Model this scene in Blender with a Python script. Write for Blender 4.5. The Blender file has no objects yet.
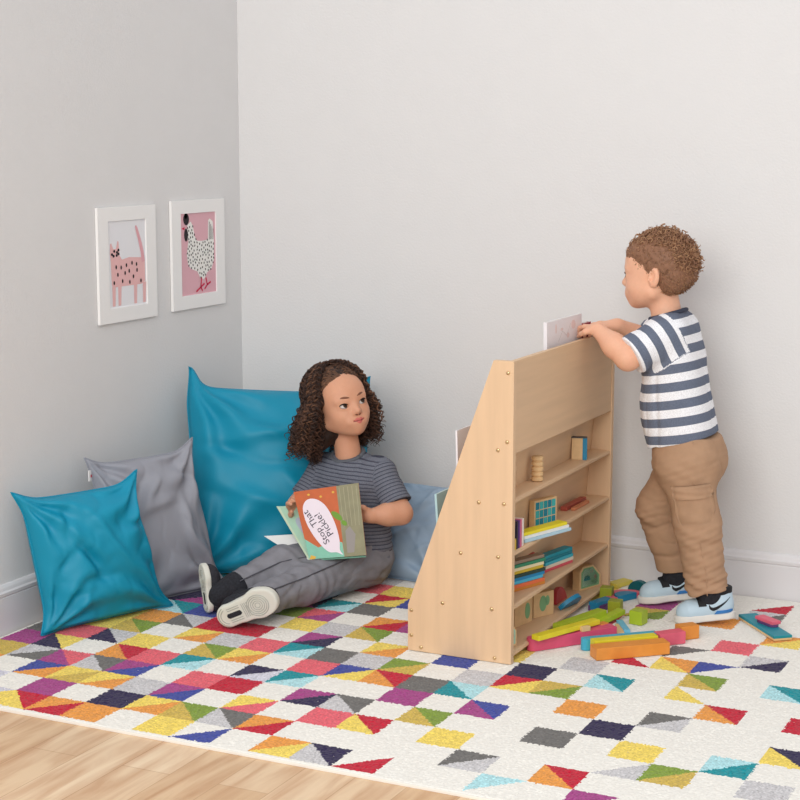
EXPOSURE, WORLD, KEY = -0.22, 0.88, 146.0
import bpy, bmesh, math, random
import numpy as np
from mathutils import Vector, Matrix, Euler
from mathutils.geometry import tessellate_polygon

random.seed(7)
RNG = np.random.default_rng(11)
SC = bpy.context.scene
COL = SC.collection
PI = math.pi
A3 = lambda *v: np.array(v, float)


# ------------------------------------------------------------------ colour and materials
def lin(c):
    return tuple((v / 255 / 12.92) if v / 255 <= .04045 else ((v / 255 + .055) / 1.055) ** 2.4 for v in c[:3])


MATS = {}


def mat(name, rgb=(200, 200, 200), rough=.6, spec=.4, metal=0., noise=0., nscale=60., bump=0., bscale=200.,
        attr=None, sheen=0., stretch=None, sss=0.):
    if name in MATS:
        return MATS[name]
    m = bpy.data.materials.new(name)
    m.use_nodes = True
    nt = m.node_tree
    b = nt.nodes['Principled BSDF']
    b.inputs['Roughness'].default_value = rough
    b.inputs['Metallic'].default_value = metal
    b.inputs['Specular IOR Level'].default_value = spec
    if sheen:
        b.inputs['Sheen Weight'].default_value = sheen
    if sss:
        b.inputs['Subsurface Weight'].default_value = sss
        b.inputs['Subsurface Radius'].default_value = (.012, .005, .003)
        b.inputs['Subsurface Scale'].default_value = .6
    tc = nt.nodes.new('ShaderNodeTexCoord')
    vec = tc.outputs['Object']
    if stretch:
        mp = nt.nodes.new('ShaderNodeMapping')
        mp.inputs['Scale'].default_value = stretch
        nt.links.new(vec, mp.inputs['Vector'])
        vec = mp.outputs['Vector']
    if attr:
        at = nt.nodes.new('ShaderNodeAttribute')
        at.attribute_name = attr
        base = at.outputs['Color']
    else:
        rg = nt.nodes.new('ShaderNodeRGB')
        rg.outputs[0].default_value = (*lin(rgb), 1)
        base = rg.outputs[0]
    if noise:
        nz = nt.nodes.new('ShaderNodeTexNoise')
        nz.inputs['Scale'].default_value = nscale
        nz.inputs['Detail'].default_value = 4
        nt.links.new(vec, nz.inputs['Vector'])
        mr = nt.nodes.new('ShaderNodeMapRange')
        mr.inputs['From Min'].default_value = .3
        mr.inputs['From Max'].default_value = .7
        mr.inputs['To Min'].default_value = 1 - noise
        mr.inputs['To Max'].default_value = 1 + noise
        nt.links.new(nz.outputs['Fac'], mr.inputs['Value'])
        mx = nt.nodes.new('ShaderNodeVectorMath')
        mx.operation = 'SCALE'
        nt.links.new(base, mx.inputs[0])
        nt.links.new(mr.outputs[0], mx.inputs['Scale'])
        base = mx.outputs[0]
    nt.links.new(base, b.inputs['Base Color'])
    if bump:
        n2 = nt.nodes.new('ShaderNodeTexNoise')
        n2.inputs['Scale'].default_value = bscale
        n2.inputs['Detail'].default_value = 3
        nt.links.new(vec, n2.inputs['Vector'])
        bp = nt.nodes.new('ShaderNodeBump')
        bp.inputs['Strength'].default_value = bump
        bp.inputs['Distance'].default_value = .004
        nt.links.new(n2.outputs['Fac'], bp.inputs['Height'])
        nt.links.new(bp.outputs[0], b.inputs['Normal'])
    MATS[name] = m
    return m


# ------------------------------------------------------------------ objects
def keep_world(o, parent):
    if parent is not None:
        o.parent = parent
        o.matrix_parent_inverse = world_of(parent).inverted()


def world_of(o):
    m = o.matrix_basis.copy()
    if o.parent:
        m = world_of(o.parent) @ o.matrix_parent_inverse @ m
    return m


def tag(o, label=None, cat=None, group=None, kind=None):
    for k, v in (('label', label), ('category', cat), ('group', group), ('kind', kind)):
        if v:
            o[k] = v
    return o


def empty(name, loc, label, cat, group=None):
    o = bpy.data.objects.new(name, None)
    o.empty_display_size = .05
    COL.objects.link(o)
    o.location = loc
    return tag(o, label, cat, group)


def obj(name, verts, faces, mats, parent=None, smooth=False, cols=None, midx=None, fattr=None):
    me = bpy.data.meshes.new(name)
    verts = np.asarray(verts, float)
    me.from_pydata([tuple(v) for v in verts.tolist()], [], faces if isinstance(faces, list) else faces.tolist())
    if not isinstance(mats, (list, tuple)):
        mats = [mats]
    for m in mats:
        me.materials.append(m)
    if midx is not None:
        me.polygons.foreach_set('material_index', np.asarray(midx, np.int32))
    if cols is not None:
        c = np.ones((len(verts), 4), np.float32)
        c[:, :3] = cols
        a = me.attributes.new('Col', 'FLOAT_COLOR', 'POINT')
        a.data.foreach_set('color', c.ravel())
    if fattr is not None:
        for k, v in fattr.items():
            a = me.attributes.new(k, 'FLOAT', 'POINT')
            a.data.foreach_set('value', np.asarray(v, np.float32))
    if smooth:
        me.polygons.foreach_set('use_smooth', np.ones(len(me.polygons), bool))
    me.update()
    o = bpy.data.objects.new(name, me)
    COL.objects.link(o)
    keep_world(o, parent)
    return o


class Acc:
    """collects verts / faces / material indices / colours of one mesh"""

    def __init__(s):
        s.v, s.f, s.m, s.c = [], [], [], []

    def add(s, v, f, m=0, c=(1, 1, 1)):
        n = len(s.v)
        v = np.asarray(v, float)
        s.v.extend(v.tolist())
        f = f if isinstance(f, list) else f.tolist()
        s.f.extend([[i + n for i in q] for q in f])
        s.m.extend([m] * len(f))
        c = np.asarray(c, float)
        s.c.extend((np.tile(c, (len(v), 1)) if c.ndim == 1 else c).tolist())
        return s

    def build(s, name, mats, parent=None, smooth=False, col=False):
        return obj(name, s.v, s.f, mats, parent, smooth, np.array(s.c) if col else None, s.m)


def bm_out(bm):
    bm.verts.index_update()
    v = [tuple(x.co) for x in bm.verts]
    f = [[x.index for x in q.verts] for q in bm.faces]
    bm.free()
    return np.array(v), f


def box(lo, hi, bev=.0015, seg=2):
    bm = bmesh.new()
    bmesh.ops.create_cube(bm, size=1)
    lo, hi = np.array(lo, float), np.array(hi, float)
    for v in bm.verts:
        v.co = Vector((lo + hi) / 2) + Vector([v.co[i] * (hi - lo)[i] for i in range(3)])
    if bev:
        bmesh.ops.bevel(bm, geom=list(bm.edges), offset=bev, segments=seg, affect='EDGES', profile=.7)
    return bm_out(bm)


def prism(poly, axis, a, b, bev=.0):
    """extrude a 2-D polygon along an axis (0,1,2) from a to b"""
    bm = bmesh.new()
    o = [i for i in range(3) if i != axis]

    def P(q, t):
        r = [0, 0, 0]
        r[o[0]], r[o[1]], r[axis] = q[0], q[1], t
        return r
    v0 = [bm.verts.new(P(q, a)) for q in poly]
    v1 = [bm.verts.new(P(q, b)) for q in poly]
    n = len(poly)
    bm.faces.new(v0)
    bm.faces.new(v1[::-1])
    for i in range(n):
        bm.faces.new((v0[i], v1[i], v1[(i + 1) % n], v0[(i + 1) % n]))
    bmesh.ops.recalc_face_normals(bm, faces=bm.faces)
    if bev:
        bmesh.ops.bevel(bm, geom=list(bm.edges), offset=bev, segments=2, affect='EDGES', profile=.7)
    return bm_out(bm)


def xf(v, M):
    v = np.asarray(v, float)
    M = np.array(M)
    return v @ M[:3, :3].T + M[:3, 3]


def frame(origin, ex, ez):
    """4x4 matrix: local x along ex, local z near ez"""
    ex = np.array(ex, float)
    ex /= np.linalg.norm(ex)
    ez = np.array(ez, float)
    ey = np.cross(ez, ex)
    ey /= np.linalg.norm(ey)
    ez = np.cross(ex, ey)
    M = np.eye(4)
    M[:3, 0], M[:3, 1], M[:3, 2], M[:3, 3] = ex, ey, ez, origin
    return M


def tube(pts, r, n=6, cap=True):
    pts = np.asarray(pts, float)
    N = len(pts)
    r = np.full(N, r) if np.isscalar(r) else np.asarray(r, float)
    T = np.gradient(pts, axis=0)
    T /= np.linalg.norm(T, axis=1)[:, None] + 1e-12
    ref = A3(0, 0, 1) if abs(T[0][2]) < .9 else A3(1, 0, 0)
    X = np.zeros_like(pts)
    x = np.cross(ref, T[0])
    for i in range(N):
        x = x - T[i] * (x @ T[i])
        x /= np.linalg.norm(x) + 1e-12
        X[i] = x
    Y = np.cross(T, X)
    a = np.arange(n) * 2 * PI / n
    V = (pts[:, None] + r[:, None, None] * (X[:, None] * np.cos(a)[None, :, None] + Y[:, None] * np.sin(a)[None, :, None])).reshape(-1, 3)
    i, j = np.meshgrid(np.arange(N - 1), np.arange(n), indexing='ij')
    q = np.stack([i * n + j, i * n + (j + 1) % n, (i + 1) * n + (j + 1) % n, (i + 1) * n + j], -1).reshape(-1, 4).tolist()
    if cap:
        q.append(list(range(n))[::-1])
        q.append([(N - 1) * n + k for k in range(n)])
    return V, q


def lathe(prof, n=24, M=None):
    """profile of (radius, z) -> closed solid about z"""
    V, F = [], []
    for (r, z) in prof:
        for k in range(n):
            V.append((r * math.cos(2 * PI * k / n), r * math.sin(2 * PI * k / n), z))
    m = len(prof)
    for i in range(m - 1):
        for k in range(n):
            F.append([i * n + k, i * n + (k + 1) % n, (i + 1) * n + (k + 1) % n, (i + 1) * n + k])
    F.append(list(range(n))[::-1])
    F.append([(m - 1) * n + k for k in range(n)])
    V = np.array(V)
    return (xf(V, M) if M is not None else V), F


def smoothstep(a, b, x):
    t = np.clip((x - a) / (b - a), 0, 1)
    return t * t * (3 - 2 * t)


def wob(P, scale, seed=0, n=5):
    """cheap smooth noise: sum of random plane waves"""
    g = np.random.default_rng(seed)
    out = np.zeros(len(P))
    for i in range(n):
        k = g.normal(size=3)
        k *= scale * (.6 + .9 * g.random()) / np.linalg.norm(k)
        out += np.sin(P @ k + g.random() * 6.28)
    return out / n


def crease(P, scale, seed, width=.10):
    """thin valley lines along the zero set of smooth noise, fading in and out"""
    a = wob(P, scale, seed)
    b = .5 + .5 * np.tanh(4 * wob(P, scale * .8, seed + 77))
    return -np.exp(-(a / width) ** 2) * b


# ------------------------------------------------------------------ signed-distance sculpting
class Sdf:
    def __init__(s):
        s.p = []

    def _add(s, fn, lo, hi, k, op, col):
        s.p.append((fn, np.array(lo, float), np.array(hi, float), k, op, col))
        return s

    def cone(s, a, b, ra, rb=None, k=.02, op='u', col=None, sq=None):
        rb = ra if rb is None else rb
        a, b = np.array(a, float), np.array(b, float)
        ab = b - a
        L2 = ab @ ab + 1e-12

        def fn(P):
            t = np.clip((P - a) @ ab / L2, 0, 1)
            return np.linalg.norm(P - a - t[..., None] * ab, axis=-1) - (ra + (rb - ra) * t)
        R = max(ra, rb)
        return s._add(fn, np.minimum(a, b) - R, np.maximum(a, b) + R, k, op, col)

    def ell(s, c, r, R=None, k=.02, op='u', col=None):
        c, r = np.array(c, float), np.array(r, float)
        R = np.eye(3) if R is None else np.array(R)[:3, :3]

        def fn(P):
            q = (P - c) @ R
            k0 = np.linalg.norm(q / r, axis=-1)
            k1 = np.linalg.norm(q / (r * r), axis=-1) + 1e-9
            return k0 * (k0 - 1) / k1
        e = np.abs(R) @ r
        return s._add(fn, c - e, c + e, k, op, col)

    def slab(s, M, circles, z0, z1, rnd=.003, k=.004, op='u', col=None):
        """plan outline = chain of tapered 2-D capsules, extruded z0..z1 in frame M"""
        Mi = np.linalg.inv(np.array(M))

        def fn(P):
            q = P @ Mi[:3, :3].T + Mi[:3, 3]
            d = np.full(q.shape[:-1], 9.)
            for (a, b) in zip(circles[:-1], circles[1:]):
                A, B = np.array(a[:2]), np.array(b[:2])
                ab = B - A
                t = np.clip((q[..., :2] - A) @ ab / (ab @ ab + 1e-12), 0, 1)
                dd = np.linalg.norm(q[..., :2] - A - t[..., None] * ab, axis=-1) - (a[2] + (b[2] - a[2]) * t)
                h = np.clip(.5 + .5 * (d - dd) / .012, 0, 1)
                d = d + (dd - d) * h - .012 * h * (1 - h)
            dz = np.abs(q[..., 2] - (z0 + z1) / 2) - (z1 - z0) / 2
            u = np.stack([d + rnd, dz + rnd], -1)
            return np.linalg.norm(np.maximum(u, 0), axis=-1) + np.minimum(u.max(-1), 0) - rnd
        c = np.array([(x, y, z) for (x, y, r) in circles for z in (z0, z1)])
        R = max(x[2] for x in circles)
        w = xf(c, M)
        return s._add(fn, w.min(0) - R, w.max(0) + R, k, op, col)

    def plane(s, pt, n, k=.003):
        """keep the side the normal does NOT point to"""
        pt, n = np.array(pt, float), np.array(n, float)
        n = n / np.linalg.norm(n)
        return s._add(lambda P: (P - pt) @ n, (-9,) * 3, (9,) * 3, k, 'i', None)

    def mesh(s, h, smooth=1, base=(1, 1, 1), disp=None):
        un = [p for p in s.p if p[4] == 'u']
        lo = np.min([p[1] for p in un], 0) - 4 * h
        hi = np.max([p[2] for p in un], 0) + 4 * h
        n = np.ceil((hi - lo) / h).astype(int) + 1
        ax = [lo[i] + h * np.arange(n[i]) for i in range(3)]
        F = np.full(n, .05, np.float32)
        for fn, pl, ph, k, op, col in s.p:
            if op == 'c':
                continue
            m = k + 4 * h
            i0 = np.clip(np.floor((pl - m - lo) / h).astype(int), 0, n)
            i1 = np.clip(np.ceil((ph + m - lo) / h).astype(int) + 1, 0, n)
            if (i1 <= i0).any():
                continue
            sl = tuple(slice(a, b) for a, b in zip(i0, i1))
            G = np.stack(np.meshgrid(*[ax[i][sl[i]] for i in range(3)], indexing='ij'), -1)
            d = fn(G)
            f = F[sl]
            if op == 'u':
                t = np.clip(.5 + .5 * (f - d) / k, 0, 1)
                F[sl] = f + (d - f) * t - k * t * (1 - t)
            elif op == 's':
                t = np.clip(.5 - .5 * (f + d) / k, 0, 1)
                F[sl] = f + (-d - f) * t + k * t * (1 - t)
            elif op == 'i':
                t = np.clip(.5 - .5 * (f - d) / k, 0, 1)
                F[sl] = f + (d - f) * t + k * t * (1 - t)
        S = F < 0
        c = [S[a:n[0] - 1 + a, b:n[1] - 1 + b, d:n[2] - 1 + d] for a in (0, 1) for b in (0, 1) for d in (0, 1)]
        cnt = sum(x.astype(np.int8) for x in c)
        mask = (cnt > 0) & (cnt < 8)
        I = np.argwhere(mask)
        idx = np.full(mask.shape, -1, np.int64)
        idx[mask] = np.arange(len(I))
        cor = np.array([(a, b, d) for a in (0, 1) for b in (0, 1) for d in (0, 1)])
        val = np.stack([F[I[:, 0] + a, I[:, 1] + b, I[:, 2] + d] for a, b, d in cor], 1)
        acc = np.zeros((len(I), 3))
        w = np.zeros(len(I))
        for a in range(8):
            for b in range(a + 1, 8):
                if np.abs(cor[a] - cor[b]).sum() != 1:
                    continue
                x = (val[:, a] < 0) != (val[:, b] < 0)
                t = val[x, a] / (val[x, a] - val[x, b])
                acc[x] += cor[a] + t[:, None] * (cor[b] - cor[a])
                w[x] += 1
        V = lo + h * (I + acc / w[:, None])
        Fs = []
        for axi in range(3):
            u, v_ = (axi + 1) % 3, (axi + 2) % 3
            s0 = [slice(1, -1)] * 3
            s1 = [slice(1, -1)] * 3
            s0[axi], s1[axi] = slice(0, -1), slice(1, None)
            a, b = S[tuple(s0)], S[tuple(s1)]
            E = np.argwhere(a != b)
            if not len(E):
                continue
            sign = a[tuple(E.T)]
            off = np.ones(3, int)
            off[axi] = 0
            E = E + off
            q = []
            for du, dv in ((-1, -1), (0, -1), (0, 0), (-1, 0)):
                e = E.copy()
                e[:, u] += du
                e[:, v_] += dv
                q.append(idx[tuple(e.T)])
            q = np.stack(q, 1)
            q[~sign] = q[~sign][:, ::-1]
            Fs.append(q)
        Q = np.concatenate(Fs)
        for _ in range(smooth):
            A = np.zeros_like(V)
            n_ = np.zeros(len(V))
            for i in range(4):
                e0, e1 = Q[:, i], Q[:, (i + 1) % 4]
                np.add.at(A, e0, V[e1])
                np.add.at(A, e1, V[e0])
                np.add.at(n_, e0, 1)
                np.add.at(n_, e1, 1)
            V = V * .5 + .5 * A / np.maximum(n_, 1)[:, None]
        if disp is not None:
            N = normals(V, Q)
            V = V + N * disp(V)[:, None]
        C = np.tile(np.array(base, float), (len(V), 1))
        best = np.full(len(V), 9.)
        for fn, pl, ph, k, op, col in s.p:
            if col is None or op == 'c':
                continue
            d = fn(V)
            b = (d < .0012) & (d < best)
            C[b] = col
            best[b] = d[b]
        for fn, pl, ph, k, op, col in s.p:
            if op == 'c':
                d = fn(V)
                a = 1 - smoothstep(-k, k, d)
                C = C * (1 - a[:, None]) + np.array(col) * a[:, None]
        return V, Q, C


def normals(V, Q):
    N = np.zeros_like(V)
    fn = np.cross(V[Q[:, 2]] - V[Q[:, 0]], V[Q[:, 3]] - V[Q[:, 1]])
    for i in range(4):
        np.add.at(N, Q[:, i], fn)
    return N / (np.linalg.norm(N, axis=1)[:, None] + 1e-12)
# ------------------------------------------------------------------ camera, light, render look
cd = bpy.data.cameras.new('camera')
cam = bpy.data.objects.new('camera', cd)
COL.objects.link(cam)
cam.location = (2.8169, -4.6175, 1.30)
cam.rotation_euler = (PI / 2 - .1571, 0, .4528)
cd.sensor_width = 36
cd.lens = 1669.7 / 800 * 36
SC.camera = cam
SC.view_settings.view_transform = 'Standard'
SC.view_settings.look = 'None'
SC.view_settings.gamma = 1
SC.view_settings.exposure = EXPOSURE
SC.view_settings.use_curve_mapping = False

w = bpy.data.worlds.new('world')
SC.world = w
w.use_nodes = True
wt = w.node_tree
bg = wt.nodes['Background']
bg.inputs[0].default_value = (*lin((246, 248, 252)), 1)
wc = wt.nodes.new('ShaderNodeTexCoord')
wd = wt.nodes.new('ShaderNodeVectorMath')
wd.operation = 'DOT_PRODUCT'
wd.inputs[1].default_value = (-.52, -.62, .58)      # background gradient shaped brighter front left and above, dimmer on the shelf-back side
wt.links.new(wc.outputs['Generated'], wd.inputs[0])
wr_ = wt.nodes.new('ShaderNodeMapRange')
wr_.inputs['From Min'].default_value, wr_.inputs['From Max'].default_value = -1, 1
wr_.inputs['To Min'].default_value, wr_.inputs['To Max'].default_value = .45 * WORLD, 1.30 * WORLD
wt.links.new(wd.outputs['Value'], wr_.inputs['Value'])
wt.links.new(wr_.outputs[0], bg.inputs[1])


def area(name, loc, target, sx, sy, power, rgb=(255, 252, 246)):
    l = bpy.data.lights.new(name, 'AREA')
    l.shape = 'RECTANGLE'
    l.size, l.size_y = sx, sy
    l.energy = power
    l.color = lin(rgb)
    o = bpy.data.objects.new(name, l)
    COL.objects.link(o)
    o.location = loc
    o.rotation_euler = (Vector(target) - Vector(loc)).to_track_quat('-Z', 'Y').to_euler()


area('key_area_light', (1.9, -5.0, 2.5), (.9, -.3, .5), 3.2, 2.6, KEY)  # unseen soft area light added as the key, to brighten both walls

# ------------------------------------------------------------------ the room
FZ = -.009
m_wall = mat('wall_paint', (222, 221, 221), rough=.75, spec=.25, noise=.008, nscale=9, bump=.22, bscale=150)
m_trim = mat('trim_paint', (222, 220, 222), rough=.45, spec=.4)


def slab_box(name, lo, hi, m, kind='structure'):
    v, f = box(lo, hi, 0)
    return tag(obj(name, v, f, m), kind=kind)


slab_box('wall_left', (-.12, -3.2, FZ), (0, .12, 2.8), m_wall)
slab_box('wall_back', (0, 0, FZ), (4.2, .12, 2.8), m_wall)


def floor_mat():
    m = bpy.data.materials.new('oak_planks')
    m.use_nodes = True
    nt = m.node_tree
    N, L = nt.nodes.new, nt.links.new
    b = nt.nodes['Principled BSDF']
    b.inputs['Roughness'].default_value = .42
    tc = N('ShaderNodeTexCoord')
    mp = N('ShaderNodeMapping')
    mp.inputs['Rotation'].default_value = (0, 0, PI / 2)
    L(tc.outputs['Object'], mp.inputs['Vector'])
    br = N('ShaderNodeTexBrick')
    br.offset = .37
    br.inputs['Scale'].default_value = 1
    br.inputs['Mortar Size'].default_value = .0012
    br.inputs['Mortar Smooth'].default_value = .6
    br.inputs['Brick Width'].default_value = .62
    br.inputs['Row Height'].default_value = .118
    br.inputs['Bias'].default_value = 0
    br.inputs['Color1'].default_value = (*lin((240, 216, 184)), 1)
    br.inputs['Color2'].default_value = (*lin((214, 178, 138)), 1)
    br.inputs['Mortar'].default_value = (*lin((196, 158, 120)), 1)
    L(mp.outputs[0], br.inputs['Vector'])
    m2 = N('ShaderNodeMapping')
    m2.inputs['Scale'].default_value = (26, 3.2, 1)
    L(tc.outputs['Object'], m2.inputs['Vector'])
    nz = N('ShaderNodeTexNoise')
    nz.inputs['Scale'].default_value = 1
    nz.inputs['Detail'].default_value = 6
    nz.inputs['Distortion'].default_value = .6
    L(m2.outputs[0], nz.inputs['Vector'])
    cr = N('ShaderNodeValToRGB')
    cr.color_ramp.elements[0].position = .34
    cr.color_ramp.elements[0].color = (*lin((196, 150, 108)), 1)
    cr.color_ramp.elements[1].position = .62
    cr.color_ramp.elements[1].color = (1, 1, 1, 1)
    L(nz.outputs['Fac'], cr.inputs['Fac'])
    mx = N('ShaderNodeMix')
    mx.data_type = 'RGBA'
    mx.blend_type = 'MULTIPLY'
    mx.inputs['Factor'].default_value = .55
    L(br.outputs['Color'], mx.inputs['A'])
    L(cr.outputs['Color'], mx.inputs['B'])
    L(mx.outputs['Result'], b.inputs['Base Color'])
    return m


slab_box('floor', (-.12, -3.2, FZ - .05), (4.2, .12, FZ), floor_mat())
BBH = .129
prof = [(0, 0), (.013, 0), (.013, .094), (.011, .097), (.015, .101), (.016, .109), (.012, .113), (.010, .121), (.006, .127), (0, BBH)]
v, f = prism([(-y, z + FZ if z == 0 else z) for y, z in prof], 0, .016, 4.2)
tag(obj('baseboard_back', v, f, m_trim), kind='structure')
v, f = prism([(y, z + FZ if z == 0 else z) for y, z in prof], 1, -3.2, 0)
tag(obj('baseboard_left', v, f, m_trim), kind='structure')

# ------------------------------------------------------------------ rug
RC = dict(W=(232, 229, 222), P=(221, 98, 110), R=(188, 26, 52), Y=(232, 206, 98), O=(224, 150, 70), G=(126, 150, 58),
          L=(200, 172, 82), B=(62, 74, 152), N=(46, 38, 74), U=(160, 66, 130), D=(108, 106, 104), S=(196, 194, 196),
          T=(20, 140, 150), C=(172, 216, 222), K=(206, 204, 216))
ROWS = {
    0: r'Y W KY/ RY\ OR/ O W Y WB/ W OY/ NS\ WR/ W W CW/ W UW/ W W W',
    1: r'W K W U W N YO/ GL\ DS\ OR/ W W W W DS/ W RO\ W W W W W',
    2: r'O W BO/ YL/ YO/ S UB/ W YP/ W P RY\ W Y W W W WS/ GL/ W S W',
    3: r'L SD/ PU\ DS\ UB/ W P R W UN/ DS\ W GL\ W W D W Y W CT/ W W',
    4: r'U YN\ W RO\ P TC/ W NK/ TC/ W W U W BU\ W W N W W W NY\ W',
    5: r'D P SN\ Y W GL\ YO/ W P BY/ RO\ D CT\ W W O W DS/ W W W W',
    6: r'O Y GL\ W YO/ S P TC/ D S GL/ W S RY/ LG/ W W W RO\ W R W',
    7: r'W Y O SD\ R R W UN/ W YO/ W B W N W TC\ W WY\ W W W W',
    8: r'G W TC\ B P W Y S GL\ W W W Y W S W W GL\ W TC\ W W',
    9: r'R N NU/ S W G PU/ W OR/ U W W Y W W WR\ OY\ BW/ W W W W',
    10: r'W W N O U NU\ TC/ D W W W W W W W W DW/ W SN/ W W W',
    11: r'U T W P Y N W RY/ B W W W W W W W W P W W W W',
    12: r'W G O W S N P Y W W S W W P W W W W OY/ W W W',
    13: r'O W R P W T S W U W W G W W LG/ W O W W W P W',
    14: r'N Y W U T W O R W D W W Y W U W W SD/ W W W W',
    15: r'W B G W P Y W S W W W W Y W W W W WR/ W T W W',
    16: r'S W W T W R W W Y W W W W W W W W W W W W W'}
GRID = {}
for j, r in ROWS.items():
    for i, t in enumerate(r.split()):
        GRID[(i - 4, j)] = t
X0, Y0, CA, CB = .4309, -1.6918, .1000, .1021
hq = .0038
xs = np.arange(.02, 2.62, hq)
ys = np.arange(-1.7035, -.019, hq)
nx, ny = len(xs), len(ys)
GX, GY = np.meshgrid(xs, ys, indexing='ij')
GZ = -np.abs(RNG.normal(0, .0008, GX.shape))
edge = np.minimum.reduce([GX - xs[0], xs[-1] - GX, GY - ys[0], ys[-1] - GY])
GZ = np.where(edge < .001, -.003, GZ)
V = np.stack([GX, GY, GZ], -1).reshape(-1, 3)
I, J = np.meshgrid(np.arange(nx - 1), np.arange(ny - 1), indexing='ij')
Q = np.stack([I * ny + J, (I + 1) * ny + J, (I + 1) * ny + J + 1, I * ny + J + 1], -1).reshape(-1, 4)
FX = (xs[:-1] + hq / 2)[:, None] + RNG.normal(0, .0011, (nx - 1, ny - 1))
FY = (ys[:-1] + hq / 2)[None, :] + RNG.normal(0, .0011, (nx - 1, ny - 1))
U_, V_ = (FX - X0) / CA, (FY - Y0) / CB
CI, CJ = np.floor(U_).astype(int), np.floor(V_).astype(int)
fu, fv = U_ - CI, V_ - CJ
colf = np.tile(np.array(lin(RC['W'])), (nx - 1, ny - 1, 1))
for (i, j), t in GRID.items():
    s_ = (CI == i) & (CJ == j)
    if len(t) == 1:
        colf[s_] = lin(RC[t])
    else:
        first = (fv > fu) if t[2] == '/' else (fu + fv > 1)
        colf[s_ & first] = lin(RC[t[0]])
        colf[s_ & ~first] = lin(RC[t[1]])
white = (colf == np.array(lin(RC['W']))).all(-1)
speck = 1 + RNG.normal(0, 1, (nx - 1, ny - 1)) * np.where(white, .02, .11)
colf = np.clip(colf * speck[..., None], 0, 1)
m_rug = mat('rug_pile', attr='Col', rough=.95, spec=.1, sheen=.15)
rug = obj('rug', V, Q, m_rug)
ca = rug.data.attributes.new('Col', 'FLOAT_COLOR', 'FACE')
ca.data.foreach_set('color', np.concatenate([colf.reshape(-1, 3), np.ones((len(Q), 1))], 1).astype(np.float32).ravel())
tag(rug, 'white rug with a pattern of multicoloured squares and triangles on the wood floor', 'rug')
v, f = box((.021, -1.706, FZ), (2.615, -.018, -.002), .002)
obj('rug_binding', v, f, mat('rug_backing', (232, 228, 220), rough=.9), rug)

# ------------------------------------------------------------------ pictures on the left wall
m_fr = mat('frame_white', (240, 239, 238), rough=.35)


def poly_faces(acc, pts, x, m):
    """flat filled outline in the plane x, pts are (y, z)"""
    tri = tessellate_polygon([[Vector((y, z, 0)) for y, z in pts]])
    P = np.array(pts, float)
    f = []
    for t in tri:
        a_, b_, c_ = P[list(t)]
        cr = (b_[0] - a_[0]) * (c_[1] - a_[1]) - (b_[1] - a_[1]) * (c_[0] - a_[0])
        if abs(cr) > 1e-12:
            f.append(list(t) if cr > 0 else list(t)[::-1])
    acc.add(np.stack([np.full(len(P), x), P[:, 0], P[:, 1]], 1), f, m)


def blob(cy, cz, ry, rz, n=14, rot=0.):
    c, s = math.cos(rot), math.sin(rot)
    return [(cy + ry * math.cos(t) * c - rz * math.sin(t) * s, cz + ry * math.cos(t) * s + rz * math.sin(t) * c)
            for t in [2 * PI * k / n for k in range(n)]]


def band(pts, w):
    """outline of a stroke of width w (number or list)"""
    P = np.array(pts, float)
    T = np.gradient(P, axis=0)
    T /= np.linalg.norm(T, axis=1)[:, None]
    n = np.stack([-T[:, 1], T[:, 0]], 1)
    w = np.array([w] * len(P) if np.isscalar(w) else w)[:, None] / 2
    return [tuple(q) for q in P + n * w] + [tuple(q) for q in (P - n * w)[::-1]]


def picture(y0, y1, z0, z1, label, paper, draw):
    t = empty('framed_picture', (.0, (y0 + y1) / 2, z0), label, 'picture', 'white framed animal prints')
    bd, d = .05, .010
    acc = Acc()
    for lo, hi in (((.001, y0, z0), (d, y0 + bd, z1)), ((.001, y1 - bd, z0), (d, y1, z1)),
                   ((.001, y0 + bd - .001, z0), (d, y1 - bd + .001, z0 + .042)), ((.001, y0 + bd - .001, z1 - .04), (d, y1 - bd + .001, z1))):
        acc.add(*box(lo, hi, .0012))
    acc.build('frame', m_fr, t)
    v, f = box((.002, y0 + bd - .004, z0 + .038), (.006, y1 - bd + .004, z1 - .036), 0)
    pr = obj('print', v, f, mat('paper_' + paper[0], paper[1], rough=.8, spec=.2), t)
    a = Acc()
    draw(a, y0 + bd, y1 - bd, z0 + .042, z1 - .04, .0064)
    a.build('drawing', [mat('ink_pink', (232, 184, 184), rough=.8), mat('ink_black', (40, 34, 38), rough=.8),
                        mat('ink_white', (240, 238, 234), rough=.8), mat('ink_red', (206, 42, 82), rough=.8),
                        mat('ink_rose', (226, 168, 176), rough=.8)], pr)


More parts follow.
